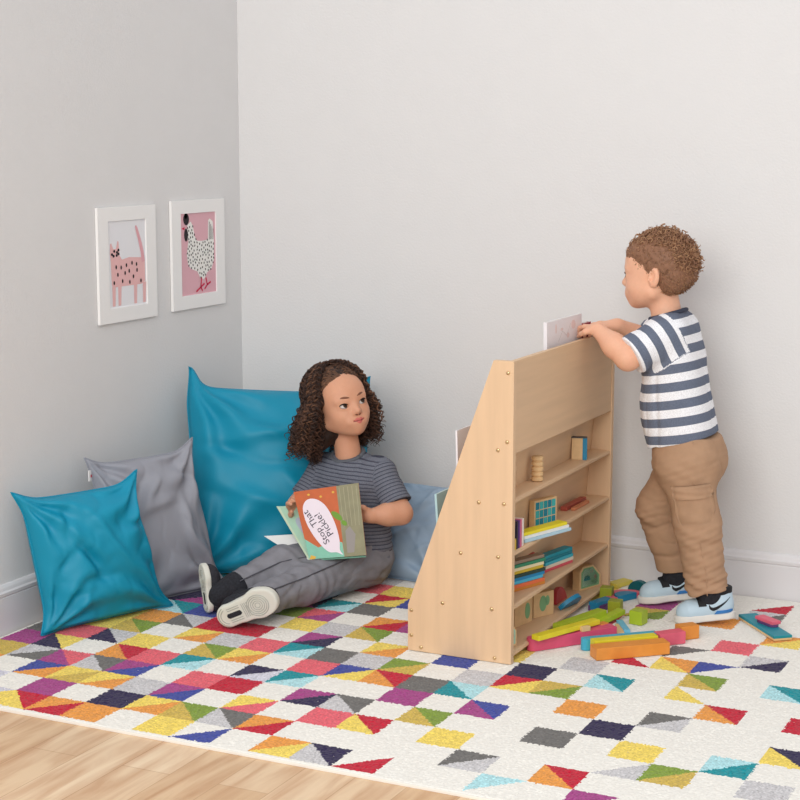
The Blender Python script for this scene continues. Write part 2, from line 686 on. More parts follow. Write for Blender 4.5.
def draw_cat(a, y0, y1, z0, z1, x):
    W, H = y1 - y0, z1 - z0
    Y, Z = (lambda u: y0 + W * u), (lambda w_: z0 + H * w_)
    q = lambda L_: [(Y(u), Z(w_)) for u, w_ in L_]
    poly_faces(a, q([(.08, .27), (.12, .24), (.86, .24), (.97, .27), (.97, .50), (.94, .55), (.55, .57), (.36, .55), (.30, .60), (.28, .76), (.25, .77),
                     (.21, .68), (.14, .68), (.09, .75), (.06, .74), (.05, .62), (.07, .52)]), x, 0)
    for u in (.09, .24, .66, .90):
        poly_faces(a, q([(u, .26), (u, .02), (u + .07, .02), (u + .09, .26)]), x + .0002, 0)
    poly_faces(a, band(q([(.93, .50), (.90, .62), (.84, .76), (.76, .90), (.74, .93)]), [.016, .015, .014, .011, .006]), x + .0002, 4)
    for u, w_ in ((.1, .62), (.16, .655), (.23, .64), (.27, .665), (.14, .60), (.22, .605), (.27, .62)):
        poly_faces(a, blob(Y(u), Z(w_), .005, .0042), x + .0005, 1)
    for u, w_ in ((.2, .47), (.33, .46), (.47, .48), (.62, .50), (.74, .48), (.24, .38), (.43, .39), (.54, .41), (.75, .41), (.14, .29), (.36, .30),
                  (.55, .28), (.65, .34), (.85, .28)):
        poly_faces(a, blob(Y(u), Z(w_), .0038, .006), x + .0005, 1)


def draw_hen(a, y0, y1, z0, z1, x):
    W, H = y1 - y0, z1 - z0
    Y, Z = (lambda u: y0 + W * u), (lambda w_: z0 + H * w_)
    q = lambda L_: [(Y(u), Z(w_)) for u, w_ in L_]
    body = [(.20, .86), (.30, .90), (.36, .84), (.40, .72), (.46, .66), (.60, .65), (.78, .66), (.80, .90), (.84, .92), (.93, .88), (.96, .62),
            (.95, .40), (.88, .30), (.74, .25), (.66, .18), (.56, .18), (.46, .28), (.28, .32), (.20, .38), (.17, .50), (.22, .66), (.18, .74)]
    poly_faces(a, q(body), x, 2)
    poly_faces(a, blob(Y(.17), Z(.93), .016, .018), x + .0003, 1)
    poly_faces(a, blob(Y(.16), Z(.97), .008, .009), x + .0003, 1)
    poly_faces(a, blob(Y(.16), Z(.74), .011, .020), x + .0003, 1)
    poly_faces(a, q([(.12, .84), (.03, .82), (.12, .80)]), x + .0003, 3)
    r = random.Random(4)
    poly = np.array(body)

    def inside(u, w_):
        c = False
        for (a1, b1), (a2, b2) in zip(poly, np.roll(poly, 1, 0)):
            if (b1 > w_) != (b2 > w_) and u < (a2 - a1) * (w_ - b1) / (b2 - b1) + a1:
                c = not c
        return c
    pts = []
    while len(pts) < 105:
        u, w_ = r.uniform(.15, .95), r.uniform(.2, .84)
        if inside(u, w_) and not (u > .78 and w_ > .62) and all((u - p) ** 2 + (1.4 * (w_ - s)) ** 2 > .0026 for p, s in pts):
            pts.append((u, w_))
    for u, w_ in pts:
        poly_faces(a, blob(Y(u), Z(w_), .0026, .0038, 8, r.uniform(-.6, .6)), x + .0005, 1)
    for k in range(4):
        poly_faces(a, band(q([(.82 + .035 * k, .66), (.83 + .035 * k, .88 - .03 * k)]), .0022), x + .0005, 1)
    for s in ([(.58, .20), (.55, .08), (.42, .03)], [(.70, .19), (.74, .10), (.66, .05)], [(.55, .08), (.66, .12)], [(.74, .10), (.84, .13)], [(.55, .08), (.60, .03)]):
        poly_faces(a, band(q(s), .006), x + .0004, 3)


picture(-.778, -.492, .771, 1.100, 'white frame with a drawing of a pink spotted cat, left picture on the wall', ('white', (232, 232, 236)), draw_cat)
picture(-.408, -.111, .775, 1.106, 'white frame with a black and white spotted hen on pink, nearer the corner', ('pink', (224, 176, 186)), draw_hen)


# ------------------------------------------------------------------ cushions
def cushion(label, bl, br, tl, tr, T, m, seed, fold=.006, sag=.0, n=64, group='cushions along the walls', pinch=.055, off=0., ears=None, ear_r=.19):
    bl, br, tl, tr = [np.array(q, float) for q in (bl, br, tl, tr)]
    u = np.linspace(-1, 1, n)
    U, W = np.meshgrid(u, u, indexing='ij')
    s, t = (U + 1) / 2, (W + 1) / 2
    # sides pull in between the corners
    Us = U * (1 - pinch * (1 - np.abs(W) ** 7) * U ** 2 - .02 * (1 - W ** 2))
    Ws = W * (1 - np.where(W < 0, -.35, 1) * pinch * (1 - np.abs(U) ** 7) * W ** 2 - .02 * np.where(W < 0, 0, 1) * (1 - U ** 2))
    s, t = (Us + 1) / 2, (Ws + 1) / 2
    B = (1 - s)[..., None] * (1 - t)[..., None] * bl + s[..., None] * (1 - t)[..., None] * br + (1 - s)[..., None] * t[..., None] * tl + s[..., None] * t[..., None] * tr
    nrm = np.cross(br - bl, tl - bl)
    nrm /= np.linalg.norm(nrm)
    for (cu, cw), e in zip(((-1, -1), (1, -1), (-1, 1), (1, 1)), ears or ()):
        rr = np.sqrt((U - cu) ** 2 + (W - cw) ** 2)
        B = B + np.exp(-(rr / ear_r) ** 2)[..., None] * np.array(e, float)
    hgt = T * np.clip((1 - U ** 2), 0, 1) ** .45 * np.clip((1 - W ** 2), 0, 1) ** .45
    hgt = hgt * (1 + sag * (-W) * (1 - U ** 2))
    P2 = np.stack([U, W, 0 * U], -1).reshape(-1, 3)
    g = np.random.default_rng(seed)
    wr = np.zeros(n * n)
    # folds fan out of the four corners and along the seams
    for cx, cy in ((-1, -1), (1, -1), (-1, 1), (1, 1)):
        d = P2[:, :2] - (cx, cy)
        r = np.linalg.norm(d, axis=1)
        a = np.arctan2(d[:, 1] * -cy, d[:, 0] * -cx)
        ph = g.uniform(0, 6)
        wr += np.sin(a * g.uniform(9, 13) + ph + .8 * np.sin(r * 5 + ph)) * np.exp(-((r - .55) / .45) ** 2) * 1.0
    for _ in range(9):
        c = g.uniform(-.8, .8, 2)
        th = g.uniform(0, PI)
        dx, dy = P2[:, 0] - c[0], P2[:, 1] - c[1]
        al, ac = dx * math.cos(th) + dy * math.sin(th), -dx * math.sin(th) + dy * math.cos(th)
        wr += 1.1 * np.exp(-(al / g.uniform(.22, .5)) ** 2 - ((ac + .15 * al ** 2) / .075) ** 2) * g.choice([-1, 1])
    wr += .5 * wob(P2, 5, seed) + .5 * crease(P2 * A3(1, 1.3, 1), 6, seed + 3, .16) + .22 * crease(P2, 13, seed + 9, .18)
    wr = wr.reshape(n, n) * fold * np.clip(np.minimum(1 - U ** 2, 1 - W ** 2) * 6, 0, 1)
    F_ = B + nrm * (hgt + wr + off)[..., None]
    K_ = B - nrm * (hgt * .8 - off)[..., None]
    F_[..., 2] = np.maximum(F_[..., 2], .002)
    K_[..., 2] = np.maximum(K_[..., 2], .002)
    F_[..., 0] = np.maximum(F_[..., 0], .003)
    K_[..., 0] = np.maximum(K_[..., 0], .003)
    F_[..., 1] = np.minimum(F_[..., 1], -.003)
    K_[..., 1] = np.minimum(K_[..., 1], -.003)
    low = (F_[..., 2] < BBH)
    F_[..., 0] = np.where(low, np.maximum(F_[..., 0], .018), F_[..., 0])
    lowk = (K_[..., 2] < BBH)
    K_[..., 0] = np.where(lowk, np.maximum(K_[..., 0], .018), K_[..., 0])
    K_[..., 1] = np.where(lowk, np.minimum(K_[..., 1], -.018), K_[..., 1])
    idf = np.arange(n * n).reshape(n, n)
    idk = -np.ones((n, n), int)
    ins = np.zeros((n, n), bool)
    ins[1:-1, 1:-1] = True
    idk[~ins] = idf[~ins]
    idk[ins] = n * n + np.arange(ins.sum())
    V = np.concatenate([F_.reshape(-1, 3), K_[ins]])
    Q = []
    for M_, flip in ((idf, False), (idk, True)):
        q = np.stack([M_[:-1, :-1], M_[1:, :-1], M_[1:, 1:], M_[:-1, 1:]], -1).reshape(-1, 4)
        Q.append(q[:, ::-1] if flip else q)
    o = obj('cushion', V, np.concatenate(Q), m, smooth=True)
    tag(o, label, 'cushion', group)
    # piped seam round the edge
    loop = np.concatenate([F_[:, 0], F_[-1, 1:], F_[-2::-1, -1], F_[0, -2:0:-1]])
    vv, ff = tube(np.concatenate([loop, loop[:1]]), .0022, 5)
    obj('seam', vv, ff, m, o, smooth=True)
    return o


m_teal = mat('cotton_teal', (0, 141, 174), rough=.52, spec=.4, bump=.06, bscale=700)
m_grey = mat('cotton_grey', (150, 152, 162), rough=.55, spec=.4, bump=.06, bscale=700)
m_pale = mat('cotton_pale_blue', (150, 172, 194), rough=.55, spec=.4, bump=.06, bscale=700)
cushion('large teal cushion standing in the corner behind the girl', (.150, -.545, .012), (.555, -.20, .012), (.022, -.386, .555), (.505, -.055, .520), .135, m_teal, 3, .015, sag=.12, pinch=.03, ear_r=.15,
        ears=((0, 0, 0), (0, 0, 0), (.012, .018, .050), (-.005, -.01, .045)))
gc = cushion('grey cushion leaning on the left wall between two teal cushions', (.135, -.93, .006), (.277, -.588, .006), (.040, -.904, .406), (.197, -.620, .417), .06, m_grey, 5, .011, ears=((0, 0, 0), (.01, .01, 0), (0, -.008, .012), (.004, .008, .022)))
cushion('small teal cushion nearest the camera on the left wall', (.115, -1.205, .010), (.252, -.850, .012), (.047, -1.215, .366), (.211, -.925, .376), .088, m_teal, 8, .0105,
        ears=((.004, -.020, -.006), (.018, .018, -.008), (-.004, -.018, .016), (.004, .014, .024)))
cushion('pale blue-grey cushion on the floor beside the wooden shelf', (.56, -.285, .006), (.845, -.31, .006), (.58, -.075, .248), (.88, -.08, .250), .06, m_pale, 12, .009)
v, f = box((.052, -.912, .352), (.056, -.885, .382), .0005)
tg = obj('tag', v, f, mat('tag_white', (236, 232, 230)), gc)
tag(tg, 'white cloth tag with a red mark')
v, f = box((.0555, -.906, .362), (.0568, -.891, .370), 0)
obj('tag_mark', v, f, mat('tag_red', (190, 40, 60)), tg)
# ------------------------------------------------------------------ bookshelf
m_birch = mat('birch_ply', (222, 188, 152), rough=.5, spec=.35, noise=.05, nscale=1, stretch=(40, 40, 3))
m_birch_h = mat('birch_shelf', (218, 184, 148), rough=.5, spec=.35, noise=.05, nscale=1, stretch=(40, 3, 40))
m_ply = mat('ply_edge', (226, 194, 152), rough=.6, noise=.08, nscale=1, stretch=(40, 3, 120))
m_brass = mat('brass_screw', (214, 184, 140), rough=.28, metal=.9)
SY0, SY1 = -.905, -.147
shelf = empty('book_display_shelf', (1.17, (SY0 + SY1) / 2, 0), 'birch wood book display unit with slanted side panels and open shelves', 'bookshelf')
side = [(1.033, .001), (1.317, .001), (1.317, .761), (1.263, .761), (1.033, .12)]
for y in (SY0, SY1 - .018):
    v, f = prism(side, 1, y, y + .018, .0015)
    sp = obj('side_panel', v, f, m_birch, shelf)
    if y == SY0:
        for (x, z) in [(1.302, .732), (1.301, .562), (1.277, .54), (1.227, .405), (1.294, .407), (1.179, .271), (1.28, .272), (1.13, .136), (1.264, .137),
                       (1.043, .107), (1.043, .041), (1.070, .012), (1.273, .012)]:
            M = frame((x, SY0, z), (1, 0, 0), (0, -1, 0))
            v, f = lathe([(.0050, -.001), (.0050, .0006), (.0041, .0020), (.0020, .0027)], 14, M)
            s_ = obj('screw', v, f, m_brass, sp, smooth=True)
            tag(s_, 'brass screw head')
iy0, iy1 = SY0 + .018, SY1 - .018
v, f = box((1.302, iy0, .531), (1.3145, iy1, .760), .001)
obj('top_panel', v, f, m_birch_h, shelf)
for zt, xb in ((.417, 1.255), (.283, 1.243), (.146, 1.228), (.026, 1.216)):
    bm_ = [(xb, zt - .012), (1.309, zt - .012), (1.3145, zt - .009), (1.3145, zt - .003), (1.309, zt), (xb, zt)]
    v, f = prism(bm_, 1, iy0, iy1)
    obj('shelf_board', v, f, m_birch_h, shelf)
v, f = prism([(1.212, .002), (1.220, .002), (1.273, .60), (1.265, .60)], 1, iy0, iy1)
obj('back_panel', v, f, m_birch_h, shelf)
v, f = prism([(1.055, .10), (1.063, .10), (1.268, .745), (1.258, .745)], 1, iy0, iy1)
obj('sloping_panel', v, f, m_birch_h, shelf)
for zt in (.10, .27, .43, .59):
    xf_ = 1.033 + (zt - .12) / (.761 - .12) * .23 if zt > .12 else 1.036
    xp = 1.055 + (zt - .10) / .645 * .203
    v, f = box((xf_ + .004, iy0, zt - .012), (xp + .004, iy1, zt), .001)
    obj('ledge', v, f, m_birch_h, shelf)
    v, f = box((xf_ + .004, iy0, zt), (xf_ + .008, iy1, zt + .03), .001)
    obj('ledge_lip', v, f, m_birch_h, shelf)
v, f = box((1.037, iy0, .004), (1.047, iy1, .098), .001)
obj('kick_board', v, f, m_birch_h, shelf)

# ------------------------------------------------------------------ blocks
BC = dict(pink=(216, 84, 118), blue=(64, 170, 200), orange=(226, 146, 62), yellow=(226, 212, 50), lime=(170, 192, 46), olive=(150, 160, 40),
          teal=(24, 120, 140), purple=(98, 62, 112), coral=(222, 104, 110), natural=(226, 192, 140), gold=(214, 196, 84), cyan=(110, 190, 222),
          rose=(226, 100, 122), deepteal=(10, 96, 104), red=(184, 56, 62), skyblue=(30, 130, 170), brick=(176, 84, 70), terra=(206, 130, 92))


def paint(c):
    return mat('painted_' + c, BC[c], rough=.42, spec=.45, noise=.05, nscale=45, bump=.04, bscale=160)


def bar(label, p0, p1, w, z0, h, c, rnd=None, name='wooden_block', tilt=0., group='loose wooden blocks on the rug', bev=.002, cat='block', sect=None):
    """block along p0->p1 (right-hand long bottom edge); its width goes to the left; rnd = round which end"""
    d = np.array([p1[0] - p0[0], p1[1] - p0[1], tilt])
    L = np.linalg.norm(d)
    M = frame((p0[0], p0[1], z0), d, (0, 0, 1))
    if rnd is not None:
        pl = []
        if 'a' in rnd:
            pl += [(w / 2 - w / 2 * math.sin(t), w / 2 - w / 2 * math.cos(t)) for t in np.linspace(PI, 0, 13)]
        else:
            pl += [(0, w), (0, 0)]
        if 'b' in rnd:
            pl += [(L - w / 2 + w / 2 * math.sin(t), w / 2 - w / 2 * math.cos(t)) for t in np.linspace(0, PI, 13)]
        else:
            pl += [(L, 0), (L, w)]
        v, f = prism(pl, 2, 0, h, bev * .6)
    else:
        v, f = box((0, 0, 0), (L, w, h), bev)
    o = obj(name, xf(v, M), f, paint(c))
    return tag(o, label, cat, group)


def half_disc(label, c, r, ri, th, ang, z0, colr, stand=False, lean=0., name='arch_block', group='loose wooden blocks on the rug'):
    """half ring (ri>0) or half disc; lying flat or standing on its straight side"""
    t = np.linspace(0, PI, 19)
    pl = [(r * math.cos(a), r * math.sin(a)) for a in t]
    pl += [(ri * math.cos(a), ri * math.sin(a)) for a in t[::-1]] if ri else []
    v, f = prism(pl, 2, 0, th, .0012)
    ex = (math.cos(ang), math.sin(ang), 0)
    if stand:
        ey = np.array((-math.sin(ang) * math.sin(lean), math.cos(ang) * math.sin(lean), math.cos(lean)))
        M = frame((c[0], c[1], z0), ex, np.cross(ex, ey))
    else:
        M = frame((c[0], c[1], z0), ex, (0, 0, 1))
    return tag(obj(name, xf(v, M), f, paint(colr)), label, 'block', group)


Z = .001
bar('long pink block with a rounded end, nearest the shelf', (1.324, -.787), (1.483, -.580), .034, Z, .032, 'pink', 'a')
bar('long light blue block with a rounded end between the pink and yellow blocks', (1.4405, -.7215), (1.597, -.5816), .027, Z, .030, 'blue', 'a')
bar('long orange block lying in front of all the other blocks', (1.498, -.782), (1.647, -.649), .044, Z, .031, 'orange')
bar('long yellow block lying behind the long orange block', (1.4755, -.7335), (1.606, -.6165), .030, Z, .034, 'yellow')
bar('short pink block behind the right end of the orange block', (1.606, -.600), (1.657, -.543), .034, Z, .032, 'rose')
bar('short orange block just in front of the near sneaker', (1.640, -.524), (1.676, -.484), .034, Z, .036, 'orange')
bar('lime green cube standing alone before the far sneaker', (1.469, -.437), (1.506, -.443), .036, Z, .037, 'lime', name='wooden_cube')
bar('olive green cube in front of the pink curved block', (1.386, -.372), (1.421, -.369), .035, Z, .036, 'olive', name='wooden_cube')
bar('olive green cube touching the corner of the wooden shelf', (1.323, -.258), (1.357, -.254), .034, Z, .038, 'olive', name='wooden_cube')
bar('flat pale yellow block between the shelf and the wall', (1.325, -.115), (1.352, -.045), .036, Z, .012, 'gold')
bar('long lime green block lying against the bottom shelf edge', (1.3525, -.642), (1.411, -.452), .030, Z, .035, 'lime')
bar('flat yellow plank lying across the long pink block', (1.350, -.800), (1.440, -.590), .026, .0365, .013, 'yellow')
bar('small orange block at the far end of the yellow plank', (1.4430, -.5860), (1.4530, -.5590), .020, Z, .034, 'orange')
bar('small natural wood block on top of the pink block', (1.4180, -.6675), (1.4340, -.6465), .012, .0335, .013, 'natural', name='wooden_cube')
bar('lime green plank leaning between the olive cube and the pink block', (1.415, -.492), (1.449, -.405), .026, .004, .014, 'lime', tilt=.012)
bar('thin light blue plank lying crosswise behind the long blue block', (1.500, -.520), (1.452, -.440), .018, Z, .010, 'cyan')
bar('thin natural wood plank behind the long pink block', (1.492, -.545), (1.462, -.470), .020, Z, .008, 'natural')
bar('flat coral block beneath the lime green plank', (1.379, -.420), (1.380, -.392), .035, Z, .012, 'coral')
bar('small blue block between the shelf and the olive cube', (1.354, -.374), (1.376, -.302), .026, Z, .026, 'skyblue')
half_disc('purple arch block lying against the bottom shelf', (1.336, -.332), .036, .018, .016, PI / 2 + 2.9, Z, 'purple')
half_disc('blue half-round block between the olive cube and the pink curve', (1.394, -.222), .037, 0, .018, -.45 + PI / 2, Z, 'skyblue')
half_disc('pink curved block touching the far sneaker', (1.394, -.222), .062, .040, .016, -.45 + PI / 2, Z, 'rose')
half_disc('dark teal half-round block standing close to the wall', (1.398, -.112), .034, 0, .018, -.25, Z, 'deepteal', stand=True)
tb = bar('flat teal board with a natural wood edge, right of the near sneaker', (1.722, -.262), (1.858, -.424), .052, Z, .006, 'natural', name='flat_board')
d_ = np.array([1.858 - 1.722, -.424 + .262, 0])
v, f = box((0, 0, .006), (np.linalg.norm(d_), .052, .013), .0015)
obj('painted_top', xf(v, frame((1.722, -.262, Z), d_, (0, 0, 1))), f, mat('painted_board_teal', (22, 140, 158), rough=.45), tb)
pk = bar('small pink block lying on the flat teal board', (1.779, -.312), (1.836, -.3545), .030, .0145, .007, 'purple', name='wooden_block', rnd='ab')
d_ = np.array([1.836 - 1.779, -.3545 + .312, 0])
v, f = box((0, 0, .007), (np.linalg.norm(d_), .030, .016), .003)
obj('painted_top', xf(v, frame((1.779, -.312, .0145), d_, (0, 0, 1))), f, paint('rose'), pk)

# ------------------------------------------------------------------ things on the shelf boards
G1 = 'toys on the shelf boards'
T1, T2, T3, T4 = .4175, .2835, .1465, .0265
m_nat = mat('block_natural', (222, 186, 138), rough=.55, noise=.06, nscale=60)
prf = []
for k in range(5):
    z = k * .0135
    prf += [(.0118, z), (.0155, z + .0025), (.0155, z + .0100), (.0118, z + .0125)]
v, f = lathe(prf, 28, frame((1.284, -.655, T1), (1, 0, 0), (0, 0, 1)))
tag(obj('ribbed_cylinder', v, f, m_nat), 'ribbed natural wood cylinder on the top shelf board', 'toy', G1)
bk = empty('wooden_block', (1.285, -.33, T1), 'natural wood block with a blue side on the top shelf board', 'block', G1)
Mb = frame((1.264, -.345, T1), (1, .30, 0), (0, 0, 1))
v, f = box((0, 0, 0), (.030, .014, .060), .001)
obj('wood_layer', xf(v, Mb), f, m_nat, bk)
v, f = box((.0302, 0, 0), (.042, .014, .060), .001)
obj('blue_layer', xf(v, Mb), f, paint('skyblue'), bk)
v, f = box((-.001, 0, .0602), (.042, .015, .0635), .001)
obj('dark_cap', xf(v, Mb), f, mat('block_dark', (84, 80, 78), rough=.6), bk)
# window block
wb = empty('window_block', (1.275, -.54, T2), 'natural wood block printed with a grid of teal windows', 'block', G1)
Mw = frame((1.269, -.634, T2), (.32, .95, 0), (0, 0, 1))
v, f = box((0, 0, 0), (.092, .018, .074), .0015)
body = obj('body', xf(v, Mw), f, m_nat, wb)
a = Acc()
for r in range(3):
    for c in range(5):
        v, f = box((.005 + .0166 * c, -.0006, .005 + .0222 * r), (.0195 + .0166 * c, .001, .0245 + .0222 * r), 0)
        a.add(xf(v, Mw), f, (r + 2 * c) % 3)
a.build('windows', [mat('print_teal', (20, 150, 160), rough=.6), mat('print_aqua', (60, 176, 176), rough=.6), mat('print_bluegreen', (16, 128, 150), rough=.6)], body)
bar('thin red wooden bar lying at the back of the second shelf board', (1.272, -.400), (1.276, -.250), .018, T2, .012, 'brick', group=G1)
bar('thin orange wooden bar lying before the red bar on the second shelf', (1.291, -.385), (1.293, -.272), .012, T2, .008, 'terra', group=G1)


def board(label, M, L, W, H, c, name='thin_board', group=G1, cat='board'):
    v, f = box((0, 0, 0), (L, W, H), .001)
    return tag(obj(name, xf(v, M), f, mat('board_%d_%d_%d' % c, c, rough=.45)), label, cat, group)


# standing boards at the near end of the second shelf
for k, (nm, c) in enumerate((('yellow', (214, 180, 60)), ('dark navy', (38, 34, 60)), ('purple', (98, 54, 130)), ('pink', (214, 110, 140)), ('white', (236, 230, 224)))):
    M = frame((1.266, -.872 + .0125 * k, T2), (1, .10, 0), (0, 0, 1))
    board('%s board standing upright at the near end of the second shelf' % nm, M, .044, .0105, .070 if k else .028, c, 'upright_board')
Mf = (.30, .95, 0)
for k, (nm, c) in enumerate((('pale blue', (176, 210, 226)), ('white', (232, 236, 236)), ('bright yellow', (232, 216, 40)))):
    M = frame((1.304 - .002 * k, -.786, T2 + .0085 * k), Mf, (0, 0, 1))
    board('%s flat board in the stack before the window block' % nm, M, .190 - .006 * k, .030, .0082, c)
s1 = (('orange brown', (206, 130, 50)), ('coral orange', (226, 110, 66)), ('cyan', (70, 180, 214)), ('blue', (24, 132, 186)), ('dark green', (30, 62, 56)),
      ('mustard yellow', (206, 176, 50)), ('cream', (232, 218, 180)), ('green', (46, 134, 100)), ('brown grey', (150, 128, 110)))
for k, (nm, c) in enumerate(s1):
    M = frame((1.262 + .002 * math.sin(k * 2.1), -.782, T3 + .0088 * k), (.34, .94, 0), (0, 0, 1))
    board('%s board in the tall near stack on the third shelf' % nm, M, .134 + .003 * math.cos(k * 1.7), .024, .0085, c)
s2 = (('coral pink', (218, 90, 104)), ('pale cream', (226, 216, 196)), ('cyan teal', (60, 176, 196)), ('deep teal', (16, 128, 146)), ('bright teal', (22, 148, 168)))
for k, (nm, c) in enumerate(s2):
    M = frame((1.270 + .002 * math.sin(k * 1.3), -.552, T3 + .0088 * k), (.20, .98, 0), (0, 0, 1))
    board('%s board in the low far stack on the third shelf' % nm, M, .140, .026, .0085, c)
bar('small dark red block behind the stacks on the third shelf', (1.243, -.60), (1.243, -.56), .006, T3, .056, 'red', group=G1)


def printed(label, M, outline, th, spots, name='printed_block'):
    """upright block with a polygon outline (local x,z) and printed shapes on its front (-y local)"""
    t = empty(name, tuple(M[:3, 3]), label, 'block', G1)
    v, f = prism(outline, 1, 0, th, .001)
    b = obj('body', xf(v, M), f, m_nat, t)
    a = Acc()
    ms = [mat('print_green', (128, 176, 130), rough=.7), mat('print_teal', (20, 150, 160)), mat('print_pink', (222, 150, 140), rough=.7), mat('print_mint', (170, 206, 180), rough=.7)]
    for pl, m in spots:
        v, f = prism(pl, 1, -.0006, .0005)
        a.add(xf(v, M), f, m)
    a.build('printed_pattern', ms, b)
    return t


def oct_(w_, h_, c):
    return [(0, 0), (w_, 0), (w_, h_ - c), (w_ - c, h_), (c * .4, h_), (0, h_ - c * .4)]


def inset(pl, s, dx=0, dz=0):
    P_ = np.array(pl)
    c = P_.mean(0)
    return [tuple(q) for q in (P_ - c) * s + c + (dx, dz)]


o1 = oct_(.092, .068, .034)
printed('natural wood block with a cut corner and green print, far end of the bottom shelf', frame((1.270, -.278, T4), (.36, .93, 0), (0, 0, 1)), o1, .026,
        [(inset(o1, .84), 0), (inset(o1, .72), 3), ([(.016, .026), (.046, .026), (.043, .036), (.036, .041), (.022, .040)], 1), (inset(blob(.05, .05, .006, .005), 1), 2),
         (blob(.068, .032, .006, .006), 2), (blob(.056, .02, .006, .003), 0)])
o2 = oct_(.060, .070, .030)
printed('cut-corner natural wood block half hidden at the near end of the bottom shelf', frame((1.288, -.885, T4), (.2, .97, 0), (0, 0, 1)), o2, .024,
        [(inset(o2, .82), 3), (blob(.024, .028, .006, .007), 1), (blob(.034, .05, .006, .009), 0), (blob(.044, .03, .004, .006), 2)])
o3 = [(0, 0), (.084, 0), (.084, .066), (0, .066)]
printed('square natural wood block with a faint green print at the back of the bottom shelf', frame((1.240, -.690, T4), (.20, .98, 0), (0, 0, 1)), o3, .010, [(blob(.06, .034, .012, .022), 0)])
printed('square natural wood block with a green print beside the blue half-round piece', frame((1.252, -.586, T4), (.42, .9, 0), (0, 0, 1)), [(0, 0), (.074, 0), (.074, .066), (0, .066)], .018,
        [(blob(.034, .036, .013, .022), 0), (blob(.050, .042, .008, .014), 0)])
half_disc('blue half-round piece leaning on the bottom shelf', (1.290, -.440), .044, 0, .012, PI / 2 - .2, T4 + .009, 'skyblue', stand=True, lean=-.75, name='half_round_piece', group=G1)
half_disc('rose red half-round piece behind the blue one on the bottom shelf', (1.252, -.400), .040, 0, .012, PI / 2, T4, 'red', stand=True, lean=.2, name='half_round_piece', group=G1)

# ------------------------------------------------------------------ picture books in the display side
def book(label, M, L, W, T, cov, name='picture_book', spots=(), group='picture books in the display shelf'):
    t = empty(name, tuple(M[:3, 3]), label, 'book', group)
    v, f = box((.001, .001, .0012), (L - .001, W - .001, T - .0012), 0)
    obj('pages', xf(v, M), f, mat('page_edge', (240, 236, 228), rough=.9), t)
    a = Acc()
    for z0_, z1_ in ((0, .0012), (T - .0012, T)):
        v, f = box((0, 0, z0_), (L, W, z1_), .0003, 1)
        a.add(xf(v, M), f)
    v, f = box((-.001, 0, 0), (.0008, W, T), .0003, 1)
    a.add(xf(v, M), f)
    c = a.build('cover', [cov], t)
    if spots:
        b = Acc()
        for pl, m in spots:
            v, f = prism(pl, 2, T - .0002, T + .0004)
            b.add(xf(v, M), f, m)
        b.build('cover_drawing', [mat('sketch_grey', (196, 188, 188), rough=.8), mat('sketch_pink', (228, 206, 204), rough=.8), mat('sketch_aqua', (120, 190, 192), rough=.8)], c)
    return t


m_cw = mat('cover_white', (234, 230, 234), rough=.45)
m_ca = mat('cover_aqua', (176, 208, 212), rough=.45)
sk = [(blob(.062, .145, .006, .013), 1), (band([(.08, .11), (.11, .135), (.14, .12), (.17, .15)], .0014), 0), (blob(.15, .12, .010, .007), 1), (blob(.19, .145, .016, .012), 1),
       (band([(.03, .09), (.10, .086), (.19, .09)], .0014), 0), (blob(.105, .14, .010, .004), 1)]
book('white picture book with pale sketches sticking out of the top tier', frame((1.276, -.596, .655), (.01, 1, 0), (1, 0, .02)), .255, .168, .010, m_cw, spots=sk)
book('thin dark red book beneath the toddler\'s hand in the top tier', frame((1.284, -.338, .665), (.01, 1, 0), (1, 0, .02)), .060, .130, .008, mat('cover_red', (150, 30, 52), rough=.5))
book('aqua picture book leaning out of the second tier beside the girl', frame((1.101, -.872, .271), (0, 1, 0), (1, 0, .07)), .17, .136, .006, m_ca,
     spots=[(blob(.05, .06, .02, .03), 2), (blob(.1, .07, .02, .02), 2)])
book('white picture book peeking out of the upper tier behind the slanted side', frame((1.1527, -.872, .431), (0, 1, 0), (1, 0, .03)), .18, .143, .005, m_cw)
